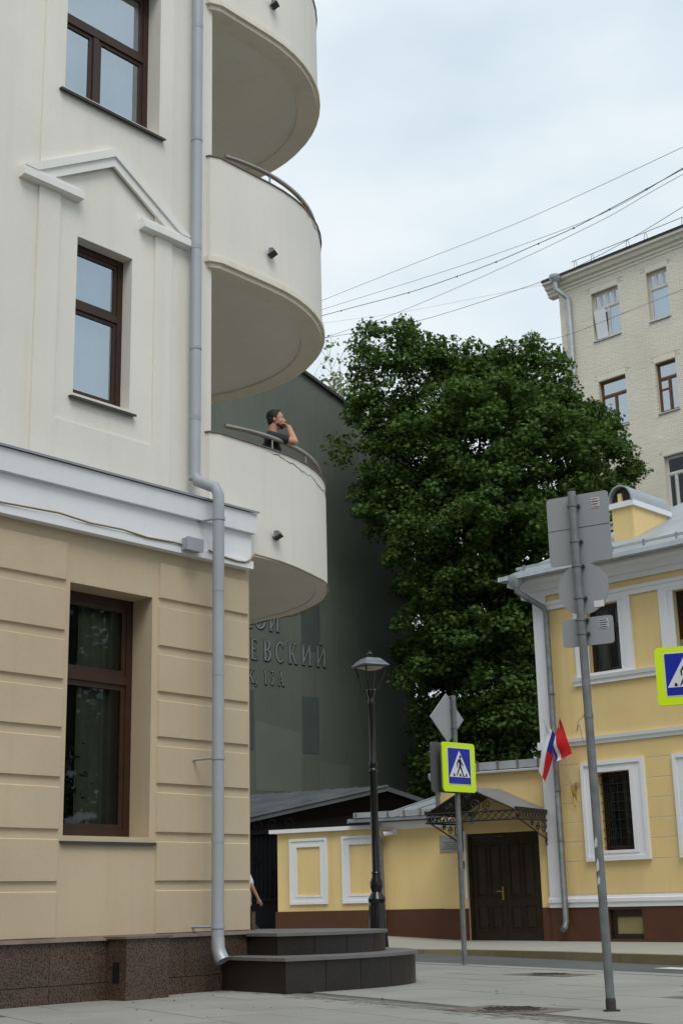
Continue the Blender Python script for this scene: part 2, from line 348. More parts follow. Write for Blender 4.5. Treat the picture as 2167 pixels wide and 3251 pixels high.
def smooth(t): t = min(1, max(0, t)); return t * t * (3 - 2 * t)
def rise(x, y): return 0.26 * smooth((y - 20) / 9) * smooth((1.9 - x) / 3.0)
n = 60; vs = []; fs = []
for j in range(n + 1):
    for i in range(n + 1):
        x = -300 + 600 * i / n; y = -300 + 600 * j / n; vs.append((x, y, -0.35))
for j in range(n):
    for i in range(n): fs.append((j * (n + 1) + i, j * (n + 1) + i + 1, (j + 1) * (n + 1) + i + 1, (j + 1) * (n + 1) + i))
props(MB().add(vs, fs).build('ground', M['earth'], recalc=False), kind='structure')
vs = []; fs = []; nx, ny = 40, 90
for j in range(ny + 1):
    for i in range(nx + 1):
        x = -9 + 24 * i / nx; y = -8 + 54 * j / ny; vs.append((x, y, -0.06 + rise(x, y)))
for j in range(ny):
    for i in range(nx): fs.append((j * (nx + 1) + i, j * (nx + 1) + i + 1, (j + 1) * (nx + 1) + i + 1, (j + 1) * (nx + 1) + i))
props(MB().add(vs, fs).build('road', M['asphalt'], recalc=False), kind='structure')

pav = MB().box(-22, 7.2, 0.0, 18.0, -0.3, -0.008).build('pavement', M['grout'], fr=P)
pav['kind'] = 'structure'
SL, SW = 0.9, 0.6
slabs = [MB().box(-SL / 2 + .004, SL / 2 - .004, -SW / 2 + .004, SW / 2 - .004, -0.06, 0.0).build('paving_slab', M['paving'], pav, loc=(0, 0, 0), bevel=0)]
slab_mesh = slabs[0]; used = False
def vis(p):
    q = Vector((p.x, p.y, p.z - 0.87)); c = (q.dot(rx), q.dot(ry), q.dot(f_))
    return c[2] > 1 and abs(c[0] / c[2]) < 0.265 and -0.43 < c[1] / c[2] < 0.5
BAND = (4.62, 5.02)   # strip of small setts across the pavement
cnt = 0
for r in range(-1, 26):
    y0 = 0.32 + r * SW
    if y0 < 0.3 or y0 > 15: continue
    for c in range(-26, 9):
        x = c * SL + (SL / 2 if r % 2 else 0)
        yy = y0 + SW / 2 + (0.40 if y0 + SW / 2 > BAND[0] - .3 else 0)
        p = P.w(x, yy, 0)
        q = p - A.o; au, av = q.dot(A.u), q.dot(A.n)
        if (au < -0.1 and av > 0.5) or (au < 2 and av > 1.5): continue
        if x > 6.9: continue
        if not vis(p): continue
        z = random.uniform(-0.0015, 0.0015)
        if not used:
            slab_mesh.location = (x, yy, z); used = True
        else:
            o = share(slab_mesh, 'paving_slab', pav, (x, yy, z))
        cnt += 1
sb = MB()
for i in range(-190, 60):
    for j in range(4):
        x = i * 0.1; y = 4.72 + (j - 0.0) * 0.1
        if vis(P.w(x, y, 0)):
            g_ = 0.008; zt = random.uniform(-0.004, 0.002)
            sb.box(x + g_, x + 0.1 - g_, y - 0.05 + g_, y + 0.05 - g_, -0.05, zt)
sb.build('sett', M['sett'], pav, kind='stuff')
ks = None
for i in range(-20, 8):
    a = i * 0.9
    if not vis(P.w(a + 0.4, 0.16, 0)): continue
    if ks is None: ks = MB().box(0.006, 0.894, 0.01, 0.31, -0.2, 0.003).build('kerb_stone', M['paving'], pav, loc=(0, 0, 0)); ks.location = (a, 0, 0)
    else: share(ks, 'kerb_stone', pav, (a, 0, 0))
# far pavement, from the far kerb to the yellow walls
KB = [(-6.0, 31.0, .24), (-2.0, 28.4, .16), (0.0, 27.0, .07), (1.3, 26.1, .035), (2.05, 25.7, .03), (2.84, 23.95, .045), (3.36, 22.85, .055), (3.94, 21.4, .065), (4.57, 20.2, .07), (6.4, 16.6, .07), (9, 11.5, .07)]
WL = [W.w(-9, 0, .30), W.w(-4.7, 0, .28), W.w(-2.6, 0, .20), W.w(-1.9, 0, .165), W.w(0, 0, .06), W.w(1.7, 0, .035), T.w(0.4, 0, .03), T.w(3.1, 0, .015), T.w(6, 0, .015), T.w(11, 0, .01), T.w(16, 0, .01)]
vs = []
for k, p in zip(KB, WL): vs += [(k[0], k[1], k[2] - 0.004), (p.x, p.y, p.z), (p.x + .45, p.y + .6, p.z), (k[0], k[1], -0.3)]
fs = []
for i in range(len(KB) - 1):
    b = 4 * i; fs += [(b, b + 4, b + 5, b + 1), (b + 1, b + 5, b + 6, b + 2), (b + 3, b + 7, b + 4, b)]
fp = props(MB().add(vs, fs).build('far_pavement', M['farpave']), kind='structure')
for i in range(len(KB) - 1):
    a, b = Vector(KB[i]), Vector(KB[i + 1]); L_ = (b - a).length; k = max(1, round(L_ / 1.0))
    dr = (b - a) / k; nrm = Vector((-dr.y, dr.x, 0)).normalized()
    if nrm.dot(Vector((1, 1, 0))) < 0: nrm = -nrm
    for j in range(k):
        p, q = a + dr * (j + .006), a + dr * (j + .994)
        mbk = MB(); lo = -0.3
        o1, o2 = p - nrm * 0.05, q - nrm * 0.05; i1, i2 = p + nrm * 0.16, q + nrm * 0.16
        zt1, zt2 = p.z + .004, q.z + .004
        mbk.add([(o1.x, o1.y, lo), (o2.x, o2.y, lo), (i2.x, i2.y, lo), (i1.x, i1.y, lo), (o1.x, o1.y, zt1), (o2.x, o2.y, zt2), (i2.x, i2.y, zt2), (i1.x, i1.y, zt1)],
                [(0, 3, 2, 1), (4, 5, 6, 7), (0, 1, 5, 4), (1, 2, 6, 5), (2, 3, 7, 6), (3, 0, 4, 7)])
        mbk.build('kerb_stone', M['kerb'], fp)
# grit and a few dry leaves lying on the slabs
gr_ = MB()
for i in range(260):
    x, y = random.uniform(-15, 2), random.uniform(1, 13); p = P.w(x, y, 0); a = random.uniform(0, 6.3); r_ = random.choice((.006, .008, .012, .02))
    if vis(p): gr_.add([(x + r_ * cos(a), y + r_ * sin(a), .001), (x - r_ * sin(a), y + r_ * cos(a), .001), (x - r_ * cos(a), y - r_ * sin(a), .002), (x, y, .003 + r_ * .5)], [(0, 1, 3), (1, 2, 3), (2, 0, 3)])
gr_.build('grit', M['castiron'], pav, kind='stuff', recalc=False)
# painted crossing bar on the road
MB().add([(3.98, 19.45, -.054), (4.25, 19.62, -.054), (5.2, 17.9, -.054), (4.93, 17.75, -.054)], [(0, 1, 2, 3)]).build('road_marking', M['roadwhite'], bpy.data.objects['road'], recalc=False)

def manhole(fr, x0, x1, y0, y1, label, ribs):
    t = thing('manhole_cover', label, 'manhole cover', fr, ((x0 + x1) / 2, (y0 + y1) / 2, 0), 'cast iron covers in the near pavement')
    MB().box(x0, x1, y0, y1, -0.05, 0.004).build('cover_frame', M['castiron'], t)
    mx_, my_ = (x0 + x1) / 2, (y0 + y1) / 2; rr = min(x1 - x0, y1 - y0) * 0.44
    MB().lathe([(rr + 0.012, 0.0), (rr + 0.012, 0.0062)], 32, (mx_, my_)).build('lid_seat', M['castdark'], t)
    MB().lathe([(rr, 0.0), (rr, 0.0095)], 32, (mx_, my_)).build('lid', M['castiron'], t)
    rb = MB()
    for i in range(-ribs, ribs + 1):
        y = i * rr * 0.9 / ribs; h = math.sqrt(max(0, (rr * .93) ** 2 - y * y))
        k = max(1, int(h / 0.05))
        for j in range(-k, k):
            if (i + j) % 3 == 0: continue
            rb.box(mx_ + j * 0.05 + .008, mx_ + j * 0.05 + .042, my_ + y - .012, my_ + y + .012, 0.008, 0.0145)
    rb.build('lid_rib', M['castdark'], t, kind='stuff')
MH = Fr(0.74, 12.19, 46.0)
manhole(MH, 0.0, 0.62, -0.95, 0.0, 'square rust brown cast iron manhole cover in the foreground paving beside the tall grey pole', 7)
MH2 = Fr(1.80, 17.55, 50.0)
manhole(MH2, 0.0, 0.55, -1.0, 0.0, 'far smaller looking dark manhole cover in the paving near the road edge', 6)

# ------------------------------------------------------------------ corner building on the left
cb = thing('corner_building', 'cream and beige corner building with rounded balconies, brown windows and granite plinth', 'building', A)
W1 = (-2.63, -1.50, 1.58, 4.16); W2 = (-2.60, -1.80, 6.30, 8.175); W3 = (-2.87, -1.44, 9.95, 12.0)
MB().wall(-14, 0, 0.55, 4.74, 0.0, 0.42, [W1]).build('ground_floor_wall', M['beige'], cb)
MB().box(-0.42, -0.001, 0.42, 14, 0.3, 4.74).build('side_wall', M['beige'], cb)
MB().wall(-14, -0.53, 4.74, 17, 0.10, 0.5, [W2, W3]).build('upper_wall', M['cream'], cb)
MB().box(-0.93, -0.531, 0.5, 14, 4.74, 17).build('side_wall', M['cream'], cb)
MB().box(-14, -0.6, 0.6, 14, 16.9, 17).build('roof', M['zinc'], cb)
MB().box(-14, -0.94, 13.6, 14, 0.3, 16.9).build('back_wall', M['cream'], cb)
# stucco blocks in two piers beside the ground floor window
rows = [0.60, 1.13, 1.63, 2.14, 2.635, 3.125, 3.63, 4.16, 4.66]
def bevbox(x0, x1, z0, z1, y0, y1, b=0.012):
    return MB().add([(x0, y1, z0), (x1, y1, z0), (x1, y1, z1), (x0, y1, z1), (x0 + b, y0, z0 + b), (x1 - b, y0, z0 + b), (x1 - b, y0, z1 - b), (x0 + b, y0, z1 - b)],
                    [(4, 5, 6, 7), (0, 1, 5, 4), (1, 2, 6, 5), (2, 3, 7, 6), (3, 0, 4, 7)])
for i in range(8):
    z0, z1 = rows[i], rows[i + 1] - 0.085
    for (a, b) in ((-1.42, -0.025), (-4.1, -2.69), (-5.7, -4.15)):
        bevbox(a, b, z0, z1, -0.027, 0.002).build('stucco_block', M['beige'], cb)
# granite plinth
px = [-5.2, -4.35, -3.5, -2.8, -2.105, -1.54, -1.05, -0.55, 0.03]
for i in range(len(px) - 1):
    a, b = px[i] + .003, px[i + 1] - .003
    if i == 4:
        MB().box(a, b, -0.38, 0.05, 0, 0.575).build('granite_slab', M['granite'], cb)
        MB().box(a - .03, b + .03, -0.41, -0.02, 0.577, 0.60).build('granite_ledge', M['granite_edge'], cb)
        bx('vent_niche', M['iron'], cb, a - 0.004, a + .02, -0.28, -0.18, 0.16, 0.36)
    else:
        MB().box(a, b, -0.08, 0.05, 0.17, 0.56).build('granite_slab', M['granite'], cb)
        MB().box(a, b, -0.084, 0.05, 0, 0.164).build('granite_slab', M['granite'], cb)
MB().box(-14, -5.2, -0.08, 0.05, 0, 0.56).build('granite_slab', M['granite'], cb)
MB().prism([(-0.115, 0.565), (0.0, 0.565), (0.0, 0.61), (-0.10, 0.585)], 'x', -14, 0.04).build('granite_ledge', M['granite_edge'], cb)
MB().box(0.002, 0.03, -0.05, 14, 0, 0.56).build('granite_slab', M['granite'], cb)
MB().box(0.002, 0.05, -0.03, 0.10, 0.56, 0.80).build('granite_post', M['granite'], cb)
# string cornice between beige and cream storeys
def cornice(name, m, y, z0, z1, x1, ysl=0.0):
    return MB().prism([(y, z0), (0.12, z0), (0.12, z1), (y - ysl, z1)], 'x', -14, x1).build(name, m, cb)
cornice('cornice_lip', M['white'], -0.115, 4.70, 4.79, -0.035)
cornice('cornice_band', M['white'], -0.09, 4.79, 5.13, -0.045)
cornice('cornice_cap', M['white'], -0.145, 5.13, 5.37, -0.015, 0.012)
MB().prism([(-0.185, 5.372), (0.10, 5.46), (0.10, 5.475), (-0.185, 5.398)], 'x', -14, 0.0).build('cornice_flashing', M['flashing'], cb)
MB().box(-0.53, -0.05, 0.12, 1.0, 4.742, 5.36).build('cornice_return', M['white'], cb)
# raised bay, window surround and pediment
bay = MB().wall(-3.16, -1.21, 9.5, 17, 0.07, 0.099, [W3])
for q in ((-3.16, -2.87, 5.94, 8.6), (-1.47, -1.21, 5.94, 8.6), (-3.16, -1.21, 5.49, 5.94)): bay.box(q[0], q[1], 0.07, 0.099, q[2], q[3])
bay.prism([(-3.16, 8.6), (-2.87, 8.6), (-2.87, 8.89), (-2.17, 9.27), (-1.47, 8.89), (-1.47, 8.6), (-1.21, 8.6), (-1.21, 9.5), (-3.16, 9.5)], 'y', 0.07, 0.099)
bay.build('window_bay', M['cream'], cb)
for (a, b) in ((-3.42, -2.60), (-1.71, -0.93)):
    MB().prism([(-0.005, 8.60), (0.099, 8.585), (0.099, 8.722), (0.02, 8.722), (0.02, 8.685), (-0.005, 8.68)], 'x', a, b).build('pediment_ledge', M['moulding'], cb)
MB().prism([(-3.40, 8.722), (-2.15, 9.44), (-0.93, 8.722), (-1.11, 8.722), (-2.15, 9.335), (-3.22, 8.722)], 'y', 0.01, 0.069).build('pediment_moulding', M['moulding'], cb)
MB().prism([(-3.218, 8.723), (-2.15, 9.333), (-1.112, 8.723), (-1.32, 8.723), (-2.15, 9.215), (-3.01, 8.723)], 'y', 0.035, 0.068).build('pediment_moulding', M['moulding'], cb)
# windows
window(cb, *W1, 0.32, M['brown'], 0.085, (3.26,), (), M['pane_dark'], (-2.67, -1.43, -0.03), None, 0.08, 0.06, room=M['room'], room_d=2.2, curtain=[(-2.75, -2.62, M['dim']), (-2.10, -1.5, M['curtain_olive'])])
window(cb, *W2, 0.26, M['brown'], 0.075, (7.42,), (), M['pane'], (-2.66, -1.74, 0.05), None, 0.07, 0.045, room=M['dim'], curtain=[(-2.7, -1.7, M['curtain'])])
window(cb, *W3, 0.30, M['brown'], 0.08, (11.05,), ((-2.26, 9.95, 11.0),), M['pane'], (-2.95, -1.38, 0.02), None, 0.07, 0.05, room=M['dim'], curtain=[(-2.95, -1.36, M['curtain'])])

# balconies: rounded parapet on the side wall
def outline(d, n=30):
    """plan of the balcony edge, moved outwards by d"""
    p = [(-0.62 - d, 0.10), (-0.60 - d, 0.055 - d * .6), (-0.47, 0.0 - d), (0.42, 0.0 - d)]
    if d < -0.03: p = [(-0.605, 0.11), (-0.60, max(0.02, -d)), (-0.56, -d), (0.42, -d)]
    for i in range(1, n): 
        a = -pi / 2 + pi * i / n; p.append((0.42 + (2.6 + d) * cos(a), 2.6 + (2.6 + d) * sin(a)))
    p += [(0.42, 5.2 + d), (-0.53, 5.2 + d)]
    return p
def ring(name, m, parent, d0, d1, z0, z1, sm=25, za=None, zb=None):
    """band between outline d1 (inside) and d0 (outside)"""
    o, i = outline(d0), outline(d1); k = len(o); mb = MB()
    za = z0 if za is None else za; zb = z1 if zb is None else zb
    vs = [(p[0], p[1], z0) for p in o] + [(p[0], p[1], z1) for p in o] + [(p[0], p[1], za) for p in i] + [(p[0], p[1], zb) for p in i]; fs = []
    for j in range(k - 1): fs += [(j, j + 1, k + j + 1, k + j), (2 * k + j + 1, 2 * k + j, 3 * k + j, 3 * k + j + 1), (k + j, k + j + 1, 3 * k + j + 1, 3 * k + j), (j + 1, j, 2 * k + j, 2 * k + j + 1)]
    fs += [(0, k, 3 * k, 2 * k), (k - 1, 3 * k - 1, 4 * k - 1, 2 * k - 1)]
    return mb.add(vs, fs).build(name, m, parent, smooth=sm)
FL = 3.69
for i, (zb, zt) in enumerate(((4.90, 6.315), (8.62, 10.0), (12.31, 13.69))):
    par = ring('balcony', M['cream'], cb, 0, -0.16, zb, zt, 25)
    if i: 
        ring('rim_moulding', M['bandplaster'], par, 0.035, -0.10, zb - 0.075, zb - 0.002)
        ring('rim_moulding', M['bandplaster'], par, -0.012, -0.30, zb - 0.135, zb - 0.0755)
        zs = zb - 0.105
    else: zs = zb + 0.012
    MB().prism([(-0.528, 0.06), (-0.47, 0.05)] + outline(-0.05)[3:], 'z', zs, zs + 0.25).build('soffit', M['cream'], par)
    ring('coping_sheet', M['granite_edge'], par, 0.018, -0.17, zt + 0.002, zt + 0.016)
    # rail
    rp = [(0.42 + 2.52 * cos(a), 2.6 + 2.52 * sin(a), zt + 0.20) for a in [(-105 + 4 * k) * pi / 180 for k in range(48)]]
    rl = MB().tube(rp, 0.032, 10).build('handrail', M['steel'], par, smooth=40)
    for a in (-88, -70, -52, -34, -16, 2, 20, 38, 56, 74):
        x, y = 0.42 + 2.52 * cos(R(a)), 2.6 + 2.52 * sin(R(a))
        MB().tube([(x, y, zt), (x, y, zt + 0.18)], 0.013, 6, False).build('rail_post', M['steel'], rl)
    bx('balcony_door', M['brown'], par, -0.5299, -0.50, 1.6, 2.5, zb + .35, zb + 2.45)
for i, (zt, a0, a1, amp) in enumerate(((6.315, -97, -48, .10), (10.0, -70, -30, .035), (6.315, -52, -8, .13))):
    crk = MB(); pt = []; k = 46; rr2 = random.Random(i + 3); off = 0.05
    for j in range(k + 1):
        a = R(a0 + (a1 - a0) * j / k); off = min(amp + .06, max(.03, off + rr2.uniform(-.022, .026))); rad_ = 2.6005
        if sin(a) < -.9995: pass
        pt.append((0.42 + rad_ * cos(a), 2.6 + rad_ * sin(a), zt - off))
    crk.tube(pt, [.0045 if (j // 7) % 3 else .0025 for j in range(k + 1)], 4); crk.build('plaster_crack', M['granite_edge'], bpy.data.objects['balcony' if i != 1 else 'balcony.001'])
# floodlights on the balcony fronts
for (zz, ang, lab) in ((5.20, -90, 'small dark floodlight on the lowest balcony front, just above the cable'), (8.97, -91, 'small grey floodlight on the middle balcony front below the curved rail'), (12.74, -89, 'small grey floodlight on the topmost balcony front at the upper picture edge')):
    x, y = 0.42 + 2.6 * cos(R(ang)), 2.6 + 2.6 * sin(R(ang))
    t = thing('floodlight', lab, 'floodlight', A, (x, y, zz), 'floodlights on the rounded balconies')
    t.rotation_euler[2] += R(ang + 90) + R(25); t.scale = (.58, .58, .58)
    OFF[t.name] = Vector((0, 0, 0))
    MB().tube([(0, 0.01, 0), (0, -0.07, -0.01), (0, -0.10, 0.02)], 0.016, 6).build('arm', M['castdark'], t)
    MB().prism([(-0.05, -0.06), (-0.19, 0.015), (-0.16, 0.10), (-0.06, 0.11)], 'x', -0.10, 0.10).build('lamp_head', M['galv'], t)
    MB().prism([(-0.045, -0.067), (-0.205, 0.018), (-0.20, 0.030), (-0.043, -0.052)], 'x', -0.115, 0.115).build('visor', M['castdark'], t)

# downpipe
dp = MB().tube([(-0.90, -0.02, 17), (-0.90, -0.02, 5.72), (-0.895, -0.06, 5.62), (-0.84, -0.30, 5.50), (-0.83, -0.345, 5.40), (-0.83, -0.345, 5.2), (-0.83, -0.345, 0.52)], 0.067, 16).build('downpipe', M['pipe'], cb, smooth=35)
for z in (13.5, 10.07, 7.28, 5.66): MB().lathe([(0.073, z - .018), (0.073, z + .018)], 16, (-0.90, -0.02)).build('clamp', M['pipe'], dp, smooth=30)
for z in (5.12, 2.42, 0.66):
    MB().lathe([(0.075, z - .018), (0.075, z + .018)], 16, (-0.83, -0.345)).build('clamp', M['pipe'], dp, smooth=30)
    MB().tube([(-0.88, -0.33, z), (-0.90, -0.02, z)], 0.016, 6).build('bracket', M['pipe'], dp)
for z in (15.2, 11.7, 8.6, 6.4): MB().lathe([(.0695, z - .03), (.0695, z + .03)], 16, (-0.90, -0.02)).build('pipe_joint', M['pipe'], dp, smooth=30)
for z in (4.3, 3.35, 1.55): MB().lathe([(.0695, z - .03), (.0695, z + .03)], 16, (-0.83, -0.345)).build('pipe_joint', M['pipe'], dp, smooth=30)
MB().tube([(-0.83, -0.345, 0.55), (-0.83, -0.35, 0.44), (-0.825, -0.375, 0.37), (-0.82, -0.41, 0.315)], [0.070, 0.072, 0.076, 0.078], 16, False).build('outlet', M['zinc'], dp, smooth=40)
MB().lathe([(0.072, 0), (0.072, 0.004)], 16).build('outlet_mouth', M['iron'], dp, loc=(-0.8205, -0.405, 0.322)).rotation_euler = (R(-33), 0, 0)
# cable and box
t = MB().tube([(-8, -0.125, 4.83), (-6, -0.125, 4.80), (-4.4, -.125, 4.84), (-3.63, -.125, 4.80), (-2.9, -.125, 4.83), (-2.5, -.125, 4.80), (-2.05, -.125, 4.81), (-1.7, -.125, 4.785), (-1.3, -.125, 4.80), (-1.0, -.13, 4.79)], 0.011, 6).build('cable', M['cable'], fr=A, smooth=60)
props(t, 'thin brown cable sagging along the white cornice to the grey box', 'cable')
pts = [(-0.78, -.13, 4.80), (-0.55, -.125, 4.765), (-0.31, -.125, 4.75), (-0.18, -.125, 4.76), (-0.10, -0.125, 4.80), (-0.03, -.11, 4.87), (0.06, -0.03, 4.915)]
for a, dz in ((-88, 0), (-80, -.02), (-72, -.035), (-64, -.02), (-57, 0), (-49, -.035), (-41, -.05), (-34, -.02), (-28, 0.0), (-20, -.03), (-12, -.03), (-4, 0), (6, -.03), (14, -.02), (24, 0)):
    pts.append((0.42 + 2.615 * cos(R(a)), 2.6 + 2.615 * sin(R(a)), 4.91 + dz))
t = MB().tube(pts, 0.011, 6).build('cable', M['cable'], fr=A, smooth=60)
props(t, 'wavy brown cable clipped round the bottom edge of the lowest balcony', 'cable')
t = thing('junction_box', 'small grey electrical box on the white cornice left of the downpipe', 'electrical box', A, (-1.08, -0.12, 4.78))
MB().box(-1.19, -0.95, -0.21, -0.118, 4.73, 4.87).build('housing', M['pipe'], t, bevel=.006)
MB().box(-1.195, -0.945, -0.226, -0.213, 4.725, 4.875).build('lid', M['pipe'], t)
# house plants behind the ground floor window
def pot_plant(x, y, z0, hgt, label, nst, spread, leaf):
    t = thing('potted_plant', label, 'potted plant', A, (x, y, z0), 'house plants behind the ground floor window')
    MB().lathe([(0.06, z0), (0.085, z0 + .13), (0.09, z0 + .14), (0.09, z0 + .16), (0.075, z0 + .16)], 14, (x, y)).build('pot', M['terracotta'], t, smooth=40)
    st = MB(); lf = MB()
    for i in range(nst):
        a = 2 * pi * i / nst + .4; tip = Vector((x + spread * .45 * cos(a), y + spread * .3 * sin(a), z0 + hgt * random.uniform(.75, 1)))
        st.tube([(x, y, z0 + .14), ((x + tip.x) / 2, (y + tip.y) / 2, z0 + hgt * .5), tip], [.012, .009, .005], 5)
        for j in range(16):
            p = Vector((x, y, z0 + .14)).lerp(tip, 0.35 + .65 * j / 15); b = j * 2.4 + i; el = random.uniform(-.5, .5)
            dv = Vector((cos(b) * cos(el), sin(b) * cos(el), sin(el))); sd = dv.cross(Vector((0, 0, 1))).normalized()
            q = [p, p + dv * leaf * .5 + sd * leaf * .14, p + dv * leaf - Vector((0, 0, leaf * .2)), p + dv * leaf * .5 - sd * leaf * .14]
            lf.add(q, [(0, 1, 2, 3)])
    st.build('stem', M['bark'], t); lf.build('foliage', M['leaf_pot'], t, recalc=False, kind='stuff')
bx('inner_post', M['iron'], cb, -2.42, -2.36, 0.46, 0.52, 1.54, 4.1)
bx('inner_sill', M['white'], cb, -2.9, -1.2, 0.47, 0.72, 1.50, 1.535)
pot_plant(-2.42, 0.58, 1.537, 0.62, 'bushy dark potted plant at the left of the ground floor window', 5, .5, .15)
pot_plant(-2.02, 0.62, 1.537, 1.02, 'tall single stem potted plant in the middle of the ground floor window', 2, .22, .20)
pot_plant(-2.15, 0.52, 1.537, 0.24, 'low white potted plant on the inner sill of the ground floor window', 5, .25, .10)

# ------------------------------------------------------------------ entrance steps
es = thing('entrance_steps', 'dark polished granite steps curving round the corner of the cream building', 'steps', A, (0.9, 0, 0))
def arc_pts(ctrl, k=6):
    out = []; c = [Vector((*p, 0)) for p in ctrl]
    for i in range(len(c) - 1):
        p0 = c[max(i - 1, 0)]; p1 = c[i]; p2 = c[i + 1]; p3 = c[min(i + 2, len(c) - 1)]
        for j in range(k):
            t = j / k; out.append(tuple((0.5 * ((2 * p1) + (p2 - p0) * t + (2 * p0 - 5 * p1 + 4 * p2 - p3) * t * t + (3 * p1 - p0 - 3 * p2 + p3) * t ** 3))[:2]))
    return out + [ctrl[-1]]
def step(left, ctrl, z0, z1, nslab, over=0.035):
    cur = arc_pts(ctrl); line = [left] + cur
    # riser slabs: cut the left face and the curve into pieces
    pieces = [(left, ctrl[0])]
    m_ = len(cur); cuts = [round(i * (m_ - 1) / nslab) for i in range(nslab + 1)]
    cen = Vector((1.0, 0.6, 0))
    def inward(p, d): v = (cen - Vector((p[0], p[1], 0))).normalized() * d; return (p[0] + v.x, p[1] + v.y)
    for k in range(-1, nslab):
        pl = [left, cur[0]] if k < 0 else cur[cuts[k]:cuts[k + 1] + 1]
        a = Vector((*pl[0], 0)); b = Vector((*pl[-1], 0)); e = (b - a).normalized() * .003
        pl = [(pl[0][0] + e.x, pl[0][1] + e.y)] + list(pl[1:-1]) + [(pl[-1][0] - e.x, pl[-1][1] - e.y)]
        MB().prism(pl + [inward(p, .05) for p in reversed(pl)], 'z', z0, z1 - .033).build('riser_slab', M['dark_stone'], es)
    core = [inward(p, .04) for p in line]
    MB().prism(core + [(0.06, 4.0), (0.06, 0.05)], 'z', z0, z1 - .034).build('core', M['dark_stone'], es)
    outl = []
    for p in line: v = inward(p, -over); outl.append(v)
    outl[0] = (left[0] - over, left[1])
    MB().prism(outl + [(0.06, 4.0), (0.06, 0.05), (left[0] - over, 0.05)], 'z', z1 - .033, z1).build('tread', M['tread'], es)
step((-0.52, -0.085), [(-0.70, -1.19), (-0.25, -1.34), (0.2, -1.43), (0.67, -1.45), (1.10, -1.36), (1.46, -1.16), (1.85, -0.7), (2.15, 0.0), (2.3, 1.0), (2.3, 4.0)], 0.0, 0.345, 9)
step((-0.13, -0.085), [(-0.22, -0.62), (0.19, -0.90), (0.64, -1.01), (1.08, -0.97), (1.42, -0.74), (1.65, -0.2), (1.8, 0.6), (1.8, 4.0)], 0.345, 0.575, 8)

# ------------------------------------------------------------------ dark green gable wall with painted address
gb = thing('green_building', 'dark green blind gable wall with a large painted address', 'building', G)
prof = [(-10, 0), (3.41, 0), (3.41, 14.93), (2.41, 15.53), (0.58, 16.5), (-1.19, 17.17), (-4.2, 18.2), (-10, 16.6)]
MB().prism(prof, 'y', 0, 12).build('wall', M['green'], gb)
rf = MB()
for a, b in zip(prof[2:-1], prof[3:]):
    rf.prism([(a[0], a[1] + .003), (b[0], b[1] + .003), (b[0], b[1] + .11), (a[0], a[1] + .11)], 'y', -0.12, 12.05)
rf.build('roof_edge', M['sill'], gb)
for (a, b, c, d) in ((-1.15, -0.52, 5.13, 6.81), (-1.14, -0.42, 8.2, 9.75), (-3.6, -2.92, 5.13, 6.85)):
    MB().box(a, b, -0.008, 0.0, c, d).build('painted_panel', M['green_dark'], gb)

